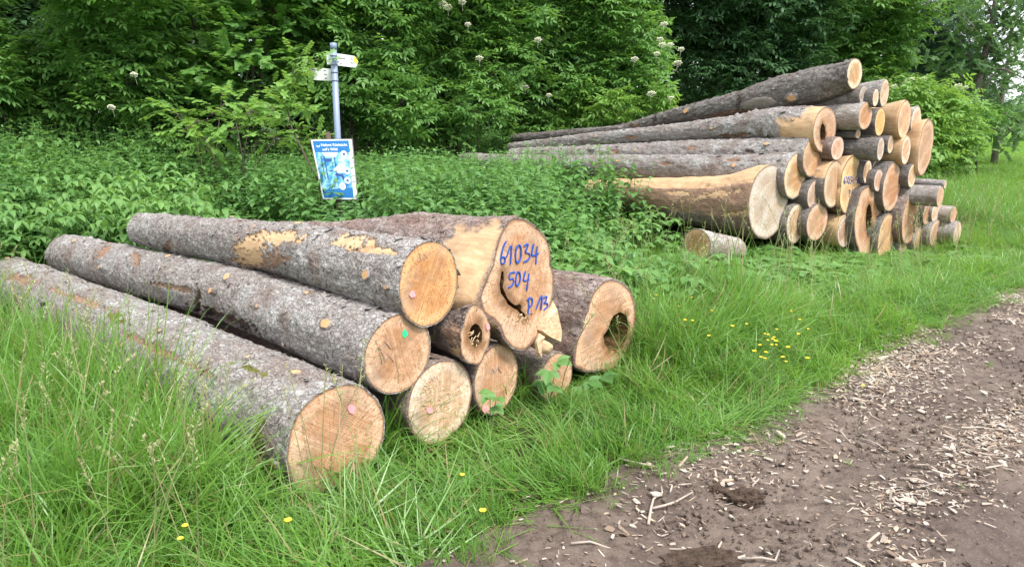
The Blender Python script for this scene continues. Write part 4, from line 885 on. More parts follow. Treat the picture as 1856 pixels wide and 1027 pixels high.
# far side of the track and the field beyond
s_, d_, x_, y_ = pts_sd(-6, 30, -7, -3.1, 22)
scatter('grass', 'tuft', np.stack([x_, y_, ground_z(x_, y_)], -1), rots(len(x_), .15), RNG.uniform(.6, 1.1, len(x_)), None, 'grass on the far side of the track', 'grass')
n = 26000; rr = 14+46*RNG.random(n)**.8; aa = RNG.uniform(math.radians(22), math.radians(60), n); x_ = rr*np.sin(aa); y_ = rr*np.cos(aa); s_, d_ = sdc(x_, y_); k = (d_ > 0) & ((d_ < 7.5) | (rr > 26)); x_, y_ = x_[k], y_[k]
scatter('meadow', 'fieldtuft', np.stack([x_, y_, ground_z(x_, y_)], -1), rots(len(x_), .1), RNG.uniform(.25, .55, len(x_)), None, 'bright mown meadow behind the right end of the far stack', 'meadow')
# seed heads
s_, d_, x_, y_ = pts_sd(-6.5, -2.9, .35, 4.5, 30); a2 = pts_sd(-1.6, 8, .6, 3.4, 11); x_ = np.concatenate([x_, a2[2]]); y_ = np.concatenate([y_, a2[3]]); ok = clear_of_logs(x_, y_, .6, .0); x_, y_ = x_[ok], y_[ok]
scatter('seeding_grass', 'stalk', np.stack([x_, y_, ground_z(x_, y_)], -1), rots(len(x_), .13), RNG.uniform(.65, 1.0, len(x_)), None, 'thin pale grass stalks with feathery seed heads', 'grass')
s_, d_, x_, y_ = pts_sd(-2.2, 8, .5, 2.6, 4); ok = clear_of_logs(x_, y_, .35, .02); x_, y_, s_ = x_[ok], y_[ok], s_[ok]
scatter('verge_herbs', 'weed', np.stack([x_, y_, ground_z(x_, y_)], -1), rots(len(x_), .2), RNG.uniform(.3, .5, len(x_))*np.where(s_ > 1.4, .5, 1), None, 'scattered broad-leaved herbs low in the verge grass', 'herbs')
# nettles
s_, d_, x_, y_ = pts_sd(-14, 14, 1.6, 13, 74, lambda s_, d_: nettle_area(s_, d_)); ok = clear_of_logs(x_, y_, 1.0, .07); s_, d_, x_, y_ = s_[ok], d_[ok], x_[ok], y_[ok]
hh = np.where(s_ < -1, .62+.62*sstep(5.5, 9.0, d_), .60+.40*sstep(2.2, 4.6, d_))*(1+.12*n2(x_, y_, 1.2, 61))*RNG.uniform(.82, 1.12, len(x_))
hh = hh*np.where((np.abs(x_+1.93*(y_/8.05)) < .40) & (y_ > 5.8) & (y_ < 8.06), .62+.3*sstep(-.05, -.38, x_+1.93*(y_/8.05)), 1)*np.where((s_ > 1.2) & (s_ < 2.95) & (d_ < 2.9), .6, 1)*np.where((s_ > -1) & (s_ < 2.95), 1+.16*sstep(2.6, 3.6, d_)*(1-sstep(5, 7, d_)), 1)
scatter('nettle_bed', 'nettle', np.stack([x_, y_, ground_z(x_, y_)-.02], -1), rots(len(x_), .10), np.stack([RNG.uniform(.9, 1.35, len(x_))]*2+[hh], -1), None, 'dense green bed of stinging nettles behind and between the stacks', 'nettles')
# mixed weeds
def wprob(s_, d_):
    a = sstep(5., 5.8, d_)*(1-sstep(7.0, 9., d_))*(s_ < -1.6)*.9; b = sstep(1.0, 1.7, d_)*(1-sstep(3.2, 4.6, d_))*(s_ > -.9)*(s_ < 6.3)*1.0; c_ = sstep(.5, 1.5, d_)*(s_ > 2)*(s_ < 6.3)*(d_ < 2.2)*.5
    return np.clip((a+b+c_)*(.65+.7*n2(s_, d_, 1.3, 71)), 0, 1)
s_, d_, x_, y_ = pts_sd(-12, 8, .5, 9, 110, wprob); ok = clear_of_logs(x_, y_, .6, .03); s_, d_, x_, y_ = s_[ok], d_[ok], x_[ok], y_[ok]
scatter('weeds', 'weed', np.stack([x_, y_, ground_z(x_, y_)], -1), rots(len(x_), .15), RNG.uniform(.7, 1.15, len(x_))*np.where(s_ < -1.6, 1.5, np.where(s_ > 1.9, .42, .85))[:, None]*np.array([[.75, .75, 1.]]) if False else np.stack([RNG.uniform(.6, 1.0, len(x_))]*2+[RNG.uniform(.7, 1.15, len(x_))*np.where(s_ < -1.6, 1.75, np.where((s_ > 1.6) & (d_ < 3.0), .24, np.where((s_ > .9) & (d_ < 3.2), .5, .95)))], -1), None, 'light green broad-leaved weeds along the edge of the nettles', 'weeds')

# ------------------------------------------------------------------ shrubs and trees
def shrub(name, label, cat, Y, blobs, key, dens=330, sc=1., stems=5, flowers=0, wob=.5, group=None, tall=False, inner=.55, zmin=.25):
    """crown of foliage clumps (blobs in pixels of the photograph at depth Y) on a branching stem"""
    B3 = [(at(b[0], b[1], Y+(b[3] if len(b) > 3 else RNG.uniform(-.5, .5))), b[2]/FPX*Y) for b in blobs]
    cx = np.mean([b[0] for b in B3], 0); lo = cx[:2]; gz = float(ground_z(lo[0], lo[1]))
    root = thing(name, label, cat, (lo[0], lo[1], gz), 0, group)
    Ps = []; Rs = []; Ss = []
    for c_, r in B3:
        n = int(dens*r*r); v_ = RNG.normal(size=(n, 3)); v_ /= np.linalg.norm(v_, axis=1, keepdims=True)
        rad = r*(inner+(1-inner)*RNG.random(n)**.5)*(1+wob*1.25*fbm(v_*r+c_, 2.6/max(r, .5)*1.2, 5, 3)); p = c_+v_*rad[:, None]*np.array([1, 1, .92])
        k = p[:, 2] > ground_z(p[:, 0], p[:, 1])+zmin; p = p[k]; v_ = v_[k]
        az_ = np.arctan2(v_[:, 1], v_[:, 0])+RNG.normal(0, .5, len(p)); 
        Ps.append(p); Rs.append(np.stack([RNG.normal(0, .3, len(p)), RNG.normal(.15, .35, len(p)), az_], -1)); Ss.append(RNG.uniform(.75, 1.35, len(p))*sc)
    P = np.concatenate(Ps)
    scatter('foliage', key, P, np.concatenate(Rs), np.concatenate(Ss), root)
    mb = MB(); rr = random.Random(len(LOGS)+int(lo[0]*10)); base = Vector((0, 0, -.1))
    if tall:
        top = max(c_[2]+r*.6 for c_, r in B3)-gz; c0 = np.mean([c_[0] for c_, r in B3])-lo[0]; r0 = .012*top+.06
        pts = [(0, 0, -.2), (.1*rr.uniform(-1, 1), .1, top*.3), (c0*.5+.15*rr.uniform(-1, 1), 0, top*.65), (c0, 0, top)]
        mb.tube(pts, [r0, r0*.8, r0*.5, .02], 9, 0)
        for c_, r in B3:
            q = Vector(c_)-Vector((lo[0], lo[1], gz)); f = max(.15, min(.9, (q.z-r)/top)); s0 = Vector((c0*.5*f, 0, top*f)); mb.tube([s0, (s0+q)/2+Vector((0, 0, .1*r)), q], [r0*.4, r0*.25, .01], 5, 0)
    else:
        for c_, r in B3:
            q = Vector(c_)-Vector((lo[0], lo[1], gz)); s0 = base+Vector((rr.uniform(-.25, .25), rr.uniform(-.2, .2), 0)); m_ = (s0+q)/2+Vector((rr.uniform(-.2, .2), rr.uniform(-.2, .2), q.z*.1))
            mb.tube([s0, m_, q], [.035 if name != 'hazel_shrub' else .012, .022 if name != 'hazel_shrub' else .009, .006], 6, 0)
            for _ in range(stems):
                v_ = Vector((rr.gauss(0, 1), rr.gauss(0, 1), rr.gauss(0, .7))).normalized(); mb.tube([q-v_*.1, q+v_*r*.8], [.009, .003], 4, 0, 0, False)
    obj('trunk' if tall else 'stems', mb.mesh('stems', M['trunk' if tall else 'twig'], True), root)
    return root, B3
def flower_head(root, p, r):
    mb = MB(); rr = random.Random(int(abs(p[0])*1000)); L_ = Vector(root.location)
    for k in range(26):
        a = k*2.4; q = math.sqrt(k/26)*r; c_ = Vector(p)-L_+Vector((math.cos(a)*q, -.5*math.sin(a)*q-.25*q*q/r, math.sin(a)*q*.62-.15*q*q/r+rr.uniform(0, .01))); s_ = r*.2
        mb.add([c_+Vector((s_*math.cos(t_), s_*math.sin(t_), .006*math.sin(2*t_))) for t_ in (0, 1.57, 3.14, 4.71)]+[c_+Vector((0, 0, .012))], [(0, 1, 4), (1, 2, 4), (2, 3, 4), (3, 0, 4)])
    mb.tube([Vector(p)-L_+Vector((0, .05, -.12)), Vector(p)-L_], [.002, .003], 4)
    obj('flower_head', mb.mesh('flower_head', M['flower_white']), root)

sh1, b1 = shrub('elder_shrub', 'bright green elder shrub at the left with two white flower heads', 'shrub', 10.9, [(190, 40, 100), (120, 120, 92), (235, 130, 90), (90, 205, 75), (285, 215, 70), (190, 215, 85), (200, -60, 110), (110, -140, 110)], 'elder')
for q in ((244, 136, .05), (203, 195, .055)): flower_head(sh1, at(q[0], q[1], 9.95), q[2])
shrub('elder_shrub', 'leafy shrub cut off by the left edge above the nettles', 'shrub', 10.6, [(-25, 130, 62), (5, 205, 55), (-80, 40, 80), (-120, 180, 90)], 'elder')
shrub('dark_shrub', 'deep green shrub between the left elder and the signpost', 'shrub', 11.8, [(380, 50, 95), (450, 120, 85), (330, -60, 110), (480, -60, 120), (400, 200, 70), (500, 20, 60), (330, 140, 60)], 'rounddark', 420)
hz_, _ = shrub('hazel_shrub', 'low arching shrub with pale round leaves left of the signpost', 'shrub', 9.6, [(400, 195, 36), (455, 200, 36), (350, 225, 32), (495, 200, 30), (430, 232, 22), (318, 205, 26), (500, 250, 24), (375, 255, 22)], 'round', 330, 1., 3)
shrub('elder_shrub', 'mid green shrub rising behind the signpost', 'shrub', 12.2, [(570, 30, 95), (680, 60, 95), (640, 160, 80), (725, 190, 70), (600, -80, 130), (740, -60, 120), (690, 245, 45), (560, 150, 45)], 'elder', 300)
sh2, _ = shrub('elder_shrub', 'tall elder shrub with scattered blossoms right of the signpost', 'shrub', 13.4, [(790, 30, 95), (880, 110, 90), (795, 130, 80), (860, 200, 62), (780, 225, 50), (850, -70, 130), (930, 40, 60), (720, 130, 55)], 'elder', 270)
for q in ((803, 8, .07), (812, 14, .07), (838, 5, .06), (869, 106, .06), (848, 45, .05), (975, 73, .06), (679, 11, .05)): flower_head(sh2, at(q[0], q[1], 12.1), q[2])
sh3, _ = shrub('elder_shrub', 'lush elder shrub behind the far stack with cream blossoms on its right edge', 'shrub', 14.6, [(1000, 60, 105), (1080, 110, 92), (1000, 165, 80), (1120, 40, 85), (1150, 140, 62), (1060, 215, 50), (950, 225, 40), (1175, 100, 40), (1000, -70, 130), (1110, -60, 100), (930, 140, 60)], 'elder', 230)
for q in ((1203, 45, .07), (1200, 82, .07), (1215, 82, .06), (1234, 90, .06), (1228, 115, .08), (1190, 98, .06), (1150, 108, .07), (1180, 170, .08), (1216, 178, .05), (952, 159, .07), (1196, 72, .06), (995, 173, .05)): flower_head(sh3, at(q[0], q[1], 13.5), q[2])
shrub('young_shrub', 'yellow-green young shrub just behind the pile left of its crooked top log', 'shrub', 14.0, [(1120, 190, 30), (1160, 200, 30), (1090, 205, 26), (1195, 175, 26), (1010, 225, 22), (1050, 160, 40)], 'elderlight', 260, 1., 2)
# sapling before the signpost
sp = thing('sapling', 'slim leaning sapling with pale leaves just left of the signpost', 'sapling', tuple(at(578, 330, 8.3)*np.array([1, 1, 0])+np.array([0, 0, .05])))
L_ = Vector(sp.location); P_ = [Vector(at(*q))-L_ for q in ((578, 330, 8.3), (552, 280, 8.35), (530, 235, 8.45), (519, 190, 8.5), (530, 130, 8.55), (545, 100, 8.6))]
mb = MB(); mb.tube([Vector((0, 0, -.05))]+P_, [.014, .012, .011, .01, .008, .005, .002], 7)
tw = []
for i, (a0, b0) in enumerate((((519, 190), (560, 110)), ((522, 185), (570, 200)), ((530, 235), (480, 215)), ((528, 140), (578, 105)), ((522, 200), (490, 160)), ((530, 235), (580, 235)))):
    p, q = Vector(at(*a0, 8.5))-L_, Vector(at(*b0, 8.5+.15*math.sin(i)))-L_; mb.tube([p, (p+q)/2+Vector((0, 0, .03)), q], [.006, .004, .002], 5); tw.append((p, q))
obj('stem', mb.mesh('stem', M['twig'], True), sp)
ps = []
for p, q in tw+[(P_[3], P_[4]), (P_[4], P_[5])]:
    for k in range(13): ps.append(p+(q-p)*RNG.uniform(.1, .95)+Vector(RNG.normal(0, .05, 3))+L_)
ps = np.array([tuple(p) for p in ps]); scatter('foliage', 'round', ps, rots(len(ps), .5), RNG.uniform(.45, .8, len(ps)), sp)
# trees beyond
shrub('broadleaf_tree', 'dark shaded tree filling the gap behind the far stack, left of the crooked log end', 'tree', 22, [(1290, 30, 100), (1390, 70, 90), (1300, 150, 60), (1420, 10, 110), (1360, 150, 60), (1300, -120, 150), (1440, -130, 150), (1430, 110, 60)], 'elderdark', 110, 1.5, tall=True)
shrub('broadleaf_tree', 'fresh green tree above the crooked log end', 'tree', 24, [(1530, 40, 85), (1595, 85, 62), (1545, 120, 50), (1490, -40, 110), (1590, -40, 110), (1600, 150, 40), (1630, 40, 45)], 'elder', 110, 1.55, tall=True)
shrub('fir_tree', 'dark conifer standing behind the right end of the far stack', 'tree', 27, [(1690, 150, 60), (1685, 90, 60), (1700, 40, 55), (1660, 110, 45), (1720, 120, 45), (1690, -20, 60), (1750, 190, 55), (1700, 200, 60)], 'needle', 120, 2.0, tall=True)
shrub('fir_tree', 'feathery pale conifer near the right edge with sky showing through', 'tree', 25, [(1830, 190, 50), (1800, 150, 42), (1790, 220, 42), (1850, 120, 30), (1780, 110, 30), (1875, 210, 45), (1830, 60, 28)], 'birch', 62, 1.5, tall=True, wob=.9)
elr, _ = shrub('elder_shrub', 'yellow-green elder shrub with cream blossom right of the far stack', 'shrub', 18.5, [(1640, 180, 45), (1700, 195, 45), (1670, 240, 55), (1735, 190, 32), (1735, 240, 42), (1700, 290, 48), (1650, 290, 55), (1625, 220, 40)], 'elderlight', 190, 1.25)
for q in ((1650, 145, .09), (1672, 144, .1), (1640, 152, .08), (1735, 156, .1), (1747, 160, .09), (1690, 170, .07), (1620, 157, .08)): flower_head(elr, at(q[0], q[1], 18), q[2])
shrub('elder_shrub', 'dark green bush at the edge of the meadow under the feathery conifer', 'shrub', 20.5, [(1768, 222, 30), (1748, 270, 24), (1738, 305, 22), (1800, 212, 22)], 'elder', 170, 1.3)
# leaning birch with open branches
bt = thing('birch_tree', 'leaning bare-stemmed birch against the sky at the top right', 'tree', tuple(at(1755, 300, 21)*np.array([1, 1, 0])+np.array([0, 0, float(ground_z(12, 21))])))
L_ = Vector(bt.location); Z = lambda a, b, y=21: Vector(at(a, b, y))-L_
mb = MB(); mb.tube([Vector((0, 0, -.2)), Z(1765, 180), Z(1785, 100), Z(1800, 30), Z(1812, -60)], [.13, .11, .09, .07, .04], 8)
tw = []
for a0, b0 in (((1785, 100), (1856, 60)), ((1800, 30), (1760, -20)), ((1796, 60), (1850, 30)), ((1775, 140), (1730, 60)), ((1770, 160), (1700, 120)), ((1765, 180), (1840, 100)), ((1800, 110), (1870, 10)), ((1790, 90), (1735, 20)), ((1780, 120), (1870, 150)), ((1802, 20), (1870, -10)), ((1765, 190), (1870, 235)), ((1765, 200), (1850, 250))):
    p, q = Z(*a0), Z(*b0, 21+RNG.uniform(-1, 1)); mb.tube([p, (p+q)/2+Vector((0, 0, .1)), q], [.045, .028, .01], 5); tw.append((p, q))
obj('trunk', mb.mesh('trunk', M['trunk'], True), bt)
ps = []
for p, q in tw:
    for k in range(75): ps.append(p+(q-p)*RNG.uniform(.15, 1.1)+Vector(RNG.normal(0, .30, 3))+L_)
ps = np.array([tuple(p) for p in ps]); scatter('foliage', 'birch', ps, rots(len(ps), .6), RNG.uniform(1.0, 1.7, len(ps)), bt)
# forest behind: one tree after another
k = 0
for px_, Y_, w_, labl in ((-150, 15, 260, 'dark'), (60, 16, 230, 'dark'), (300, 17, 230, 'dark'), (520, 18, 210, 'dark'), (740, 19, 210, 'dark'), (940, 21, 200, 'dark'), (1130, 24, 190, 'dark'), (1290, 28, 150, 'dark'), (1440, 31, 150, 'dark'), (1580, 36, 130, 'dark')):
    pos = ('beyond the left edge', 'at the far left', 'behind the deep green shrub', 'left of the sign arms', 'right of the sign arms', 'behind the tall blossoming elder', 'behind the lush elder by the far stack', 'in the dark gap', 'right of the dark gap', 'behind the fresh green tree')[k]; k += 1
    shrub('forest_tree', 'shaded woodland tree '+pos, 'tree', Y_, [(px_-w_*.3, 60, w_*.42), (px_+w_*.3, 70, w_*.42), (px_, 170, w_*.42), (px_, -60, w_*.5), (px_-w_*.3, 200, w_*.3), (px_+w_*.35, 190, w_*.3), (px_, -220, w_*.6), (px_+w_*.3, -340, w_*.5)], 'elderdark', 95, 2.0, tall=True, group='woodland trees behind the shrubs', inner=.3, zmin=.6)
# the wood edge goes on beyond the left of the frame
for i, (px_, Y_) in enumerate(((-420, 9.5), (-800, 8.5), (-1300, 7.5))):
    shrub('forest_tree', ('bushy tree first beyond the left edge of the view', 'bushy tree second beyond the left edge of the view', 'bushy tree third beyond the left edge of the view')[i], 'tree', Y_, [(px_-60, 60, 190), (px_+110, 90, 180), (px_, -120, 220), (px_+40, 190, 150), (px_-120, 180, 150)], 'elder', 150, 1.6, tall=True)
# distant wood beyond the meadow
n = 2600; a_ = RNG.uniform(math.radians(25), math.radians(75), n); r_ = RNG.uniform(120, 140, n); x_ = r_*np.sin(a_); y_ = r_*np.cos(a_); 
scatter('distant_wood', 'elder', np.stack([x_, y_, ground_z(x_, y_)+RNG.uniform(0, 2.5, n)*(1+.4*n2(x_, y_, .05, 3))], -1), rots(n, .6), RNG.uniform(4, 7, n), None, 'hazy line of woodland beyond the meadow', 'wood')

# ------------------------------------------------------------------ signpost and board
M['galv'] = plain('galvanised_steel', (.235, .29, .42), .5, .12, 14, .2)
M['arm'] = plain('sign_enamel', (.76, .78, .78), .4, .06, 9); M['yellow'] = plain('yellow_tip', (.85, .68, .04), .45, .05); M['ink'] = plain('sign_ink', (.12, .14, .17), .5, .1)
base = at(614, 300, 8.7); sgn = thing('signpost', 'grey steel footpath signpost with two white arrow arms rising from the nettles', 'signpost', (base[0], base[1], float(ground_z(base[0], base[1]))))
L_ = Vector(sgn.location); topz = at(604, 78, 8.7)[2]-L_.z; mb = MB(); lean = Vector((at(604, 78, 8.7)[0]-base[0], 0, 0))*1.0
PZ = lambda z_: lean*(z_/topz)+Vector((0, 0, z_)); mb.tube([PZ(-.1), PZ(topz-.02)], [.036, .036], 20); obj('post', mb.mesh('post', M['galv'], True), sgn)
mb = MB(); mb.tube([PZ(topz-.075), PZ(topz-.005), PZ(topz)], [.0385, .0385, .03], 20); obj('cap', mb.mesh('cap', M['galv'], True), sgn)
for yy in (101, 117, 131, 146):
    zz = at(605, yy, 8.7)[2]-L_.z; mb = MB(); mb.tube([PZ(zz-.01), PZ(zz+.01)], [.0395, .0395], 20); obj('clamp_band', mb.mesh('clamp_band', M['galv'], True), sgn)
def arm(pl, tipi, Yd, marks):
    q = [Vector(at(a, b, Yd))-L_ for a, b in pl]; n_ = len(q); V = q+[p+Vector((0, .006, 0)) for p in q]; fn_ = Vector((0, -1, 0))
    F = [tuple(range(n_)), tuple(range(n_, 2*n_))[::-1]]+[(k, k+n_, (k+1) % n_+n_, (k+1) % n_) for k in range(n_)]
    o = obj('sign_arm', mesh('sign_arm', V, F, M['arm'], False), sgn)
    tq = [Vector(at(a, b, Yd-.004))-L_ for a, b in tipi]; m_ = len(tq); obj('arrow_tip', mesh('arrow_tip', tq+[p+Vector((0, .003, 0)) for p in tq], [tuple(range(m_)), tuple(range(m_, 2*m_))[::-1]]+[(k, k+m_, (k+1) % m_+m_, (k+1) % m_) for k in range(m_)], M['yellow'], False), o)
    mb = MB()
    for (x0, y0, x1, y1) in marks:       # lines of small lettering, too small to read
        nlet = max(2, int((x1-x0)/2.1))
        for k in range(nlet):
            f0, f1 = k/nlet, (k+.72)/nlet; hh = .75+.35*((k*7) % 3 == 0)
            c_ = [Vector(at(x0+(x1-x0)*f, y0+(y1-y0)*f+sg*hh, Yd-.003))-L_ for f, sg in ((f0, -1), (f1, -1), (f1, 1), (f0, 1))]; mb.add(c_, [(0, 1, 2, 3)])
    obj('lettering', mb.mesh('lettering', M['ink']), o)
arm([(591, 94), (643, 102), (649.5, 112.5), (645, 123), (593, 117)], [(641.5, 104), (643.5, 103), (649, 112.5), (646, 116), (642, 113)], 8.74, [(611, 105, 626, 107), (636, 107, 641, 108), (611, 112, 615, 112.5), (636, 114, 641, 115), (617, 116, 620, 116.3)])
arm([(557, 134), (563, 123), (600, 125), (601, 147), (564, 145)], [(559, 134), (562, 126), (564, 128), (563, 136)], 8.74, [(565, 126, 572, 126.5), (564.5, 134, 570, 134.3), (565, 141, 571, 141.5), (587, 128, 592, 128.3), (588, 135, 593, 135.5), (589, 142, 594, 142.5)])
# information board
YB = 8.05; q0 = at(603, 360, YB); bd = thing('information_board', 'tilted blue and white wildlife notice board half sunk in the nettles', 'notice board', (q0[0], q0[1], float(ground_z(q0[0], q0[1]))))
L_ = Vector(bd.location)
tl, tr, br, bl = [Vector(at(a, b, YB+k_)) for a, b, k_ in ((564, 254, .0), (637, 253, .03), (648, 361, .0), (586, 361, -.02))]
def BP(u, v, n=0): return (tl*(1-u)+tr*u)*(1-v)+(bl*(1-u)+br*u)*v+Vector((0, -n, 0))-L_      # u right, v down
def flat(name, poly, mat, n, parent, th=.0008):
    V = [BP(u, v, n) for u, v in poly]; m_ = len(V); V += [p+Vector((0, th, 0)) for p in V]
    return obj(name, mesh(name, V, [tuple(range(m_)), tuple(range(m_, 2*m_))[::-1]]+[(k, k+m_, (k+1) % m_+m_, (k+1) % m_) for k in range(m_)], M[mat], False), parent)
M['frame'] = plain('board_frame', (.25, .22, .24), .6, .2, 20); M['b_white'] = plain('board_white', (.78, .82, .84), .4, .03); M['b_blue'] = plain('board_blue', (.02, .17, .46), .4, .06, 30)
t = NT('board_picture'); v = t.coord(); f = t.noise(t.map(v, (1, 1, 1)), 11, 5, .6); c = t.ramp(f, [(.32, (.02, .13, .40)), (.44, (.07, .30, .58)), (.54, (.22, .52, .70)), (.68, (.60, .78, .84))]); M['b_pic'] = t.done(t.pbsdf(c, .4))
M['b_deep'] = plain('board_deep_blue', (.03, .09, .28), .4, .3, 30); M['b_pale'] = plain('board_pale_blue', (.36, .62, .76), .4, .1, 30); M['post_wood'] = plain('post_wood', (.15, .095, .08), .8, .25, 20)
flat('frame', [(-.02, -.012), (1.02, -.012), (1.02, 1.012), (-.02, 1.012)], 'frame', 0, bd, .02)
pn = flat('panel', [(0, 0), (1, 0), (1, 1), (0, 1)], 'b_white', .003, bd, .003)
pc = flat('picture', [(.035, .185), (.90, .185), (.90, .96), (.035, .96)], 'b_pic', .0045, pn); hd = flat('header', [(.035, .015), (.93, .015), (.93, .205), (.035, .205)], 'b_blue', .0056, pn)
flat('footer', [(.035, .84), (.90, .80), (.90, .975), (.035, .975)], 'b_blue', .0052, pn)
for u0 in (.16, .24, .50): flat('tree_shape', [(u0, .27), (u0+.025, .27), (u0+.03, .66), (u0, .66)], 'b_deep', .0058, pn)
flat('log_shape', [(.48, .56), (.68, .57), (.74, .70), (.70, .71), (.62, .62), (.46, .60)], 'b_deep', .0058, pn); flat('foliage_shape', [(.22, .31), (.45, .31), (.42, .36), (.24, .37)], 'b_deep', .0058, pn)
flat('fox_shape', [(.44, .50), (.62, .40), (.74, .44), (.72, .55), (.55, .55)], 'b_white', .0061, pn); flat('sky_shape', [(.20, .21), (.62, .21), (.55, .29), (.27, .27)], 'b_white', .0058, pn)
for u_, v_, r_ in ((.77, .24, .085), (.66, .44, .075), (.80, .52, .09), (.78, .68, .085), (.62, .78, .09), (.45, .76, .05)):
    ci_ = [(u_+r_*math.cos(k*.3927), v_+r_*.68*math.sin(k*.3927)) for k in range(16)]; cc_ = flat('round_picture', ci_, 'b_white' if r_ > .055 else 'b_pale', .0066, pn)
    s_ = r_*.5; flat('motif', [(u_-s_, v_+.2*s_), (u_-.3*s_, v_-.5*s_), (u_+.7*s_, v_-.3*s_), (u_+s_, v_+.3*s_), (u_+.1*s_, v_+.5*s_)], 'b_deep' if (u_ > .76) else 'b_pale', .0074, pn)
flat('leaf_mark', [(.10, .085), (.14, .10), (.15, .125), (.11, .11)], 'b_white', .0066, pn); flat('leaf_mark', [(.20, .08), (.165, .10), (.15, .125), (.19, .11)], 'b_white', .0066, pn)
for txt, u_, v_, sz_ in (('Nehmt R\u00fccksicht', .22, .105, .043), ("auf\u2019s Wild", .24, .178, .043)):
    fc = bpy.data.curves.new('title_text', 'FONT'); fc.body = txt; fc.size = sz_*.92; fc.extrude = .0004; fc.offset = .0009; fc.align_x = 'LEFT'
    to = bpy.data.objects.new('tmp', fc); COL.objects.link(to); bpy.context.view_layer.update(); me = bpy.data.meshes.new_from_object(to); bpy.data.objects.remove(to)
    me.materials.clear(); me.materials.append(M['b_white'])
    wv = max(v_.co.x for v_ in me.vertices); W_ = (BP(1, 0)-BP(0, 0)).length; k_ = min(1, (.90-u_)*W_/wv)
    ux = (BP(1, v_)-BP(0, v_)).normalized(); vz = (BP(.5, 0)-BP(.5, 1)).normalized()
    for vt in me.vertices: vt.co = BP(u_, v_, .0072)+ux*vt.co.x*k_+vz*vt.co.y+Vector((0, -vt.co.z, 0))
    obj('title', me, pn)
mb = MB(); mb.tube([BP(.42, 2.1, -.045)+Vector((0, 0, -.1)), BP(.42, -.13, -.045)], [.028, .028], 4); obj('post', mb.mesh('post', M['post_wood']), bd)

# ------------------------------------------------------------------ litter on the track
cm = [(.50, .42, .33), (.62, .54, .44), (.42, .34, .27), (.34, .27, .21)]
t = NT('wood_chip'); v = t.coord(); r = t.n('ShaderNodeObjectInfo').outputs['Random']; g = t.noise(t.map(v, (30, 160, 160)), 1, 4)
c = t.ramp(r, [(0, (.11, .075, .055)), (.25, (.24, .17, .125)), (.45, (.40, .34, .28)), (.8, (.48, .43, .37)), (1, (.48, .35, .24))]); c = t.mix(t.math('MULTIPLY', g, .4), c, (.25, .18, .13)); M['chip'] = t.done(t.pbsdf(c, .75))
def chip(ln_, wd, th):
    g_ = random.Random(int(ln_*1e7)); V = []; k = g_.choice((0, 1, 2)); sk = g_.uniform(-.5, .5)*wd
    out_ = [(-.5, -.5), (-.15, -.5*g_.uniform(.8, 1.1)), (.5, -.5*g_.uniform(.2, 1)), (.5*g_.uniform(.75, 1.1), .5*g_.uniform(.1, 1)), (.1, .5), (-.5*g_.uniform(.7, 1.05), .5*g_.uniform(.3, 1))]
    for lay in (0, 1):
        for x_, y_ in out_: V.append((x_*ln_+sk*(y_ > 0), y_*wd, (th if lay else 0)+.10*ln_*abs(x_)*k*.5))
    n_ = 6; F = [tuple(range(n_))[::-1], tuple(range(n_, 2*n_))]+[(q, (q+1) % n_, n_+(q+1) % n_, n_+q) for q in range(n_)]
    return mesh('wood_chip', V, F, M['chip'], False)
CH = [chip(rg.choice((.02, .03, .04, .055))*rg.uniform(.8, 1.2), rg.choice((.005, .009, .014, .02))*rg.uniform(.8, 1.2), rg.uniform(.0015, .004)) for _ in range(18)]; proto_set('chip', CH)
def cprob(s_, d_):
    band = 1.15*np.exp(-((d_+.16-.05*np.sin(s_))/.26)**2)*(.2+.8*sstep(-1.0, 1.0, s_))+.85*np.exp(-((d_+.98+.06*np.sin(s_*1.7))/.17)**2)*(.4+.6*sstep(-2, .3, s_))+.6*np.exp(-((d_+1.9)/.3)**2)+.028
    return np.clip(band*(.55+1.1*n2(s_, d_, 2.4, 51))*(1+0*s_), 0, 1)
s_, d_, x_, y_ = pts_sd(-3, 9, -3, .3, 6200, cprob); s2 = pts_sd(9, 28, -3, .2, 900, cprob)
x_ = np.concatenate([x_, s2[2]]); y_ = np.concatenate([y_, s2[3]]); n = len(x_); Rr = np.stack([RNG.normal(0, .28, n), RNG.normal(0, .28, n), RNG.normal(-.4, 1.0, n)], -1)
scatter('wood_chips', 'chip', np.stack([x_, y_, track_z(x_, y_)+.006+.006*RNG.random(n)+.014*np.maximum(0, n2(x_, y_, 2.2, 9, 4))], -1), Rr, RNG.lognormal(-.42, .42, n), None, 'pale wood chips strewn in bands along the track', 'wood chips')
def crumb():
    V = [(rg.gauss(0, 1), rg.gauss(0, 1), rg.gauss(0, 1)) for _ in range(8)]; import bmesh
    bm = bmesh.new(); bmesh.ops.create_icosphere(bm, subdivisions=1, radius=.008)
    for v_ in bm.verts: v_.co = v_.co*rg.uniform(.6, 1.3); v_.co.z *= .7
    me = bpy.data.meshes.new('crumb'); bm.to_mesh(me); bm.free(); me.materials.append(M['soil']); return me
proto_set('crumb', [crumb() for _ in range(5)])
s_, d_, x_, y_ = pts_sd(-3, 9, -3.2, .35, 1300, lambda s_, d_: np.clip(.35+.9*n2(s_, d_, 1.7, 88), 0, 1)); n = len(x_)
scatter('soil_crumbs', 'crumb', np.stack([x_, y_, track_z(x_, y_)+.006], -1), rots(n, 1), RNG.lognormal(-.2, .5, n), None, 'small crumbs of brown soil over the track', 'soil')
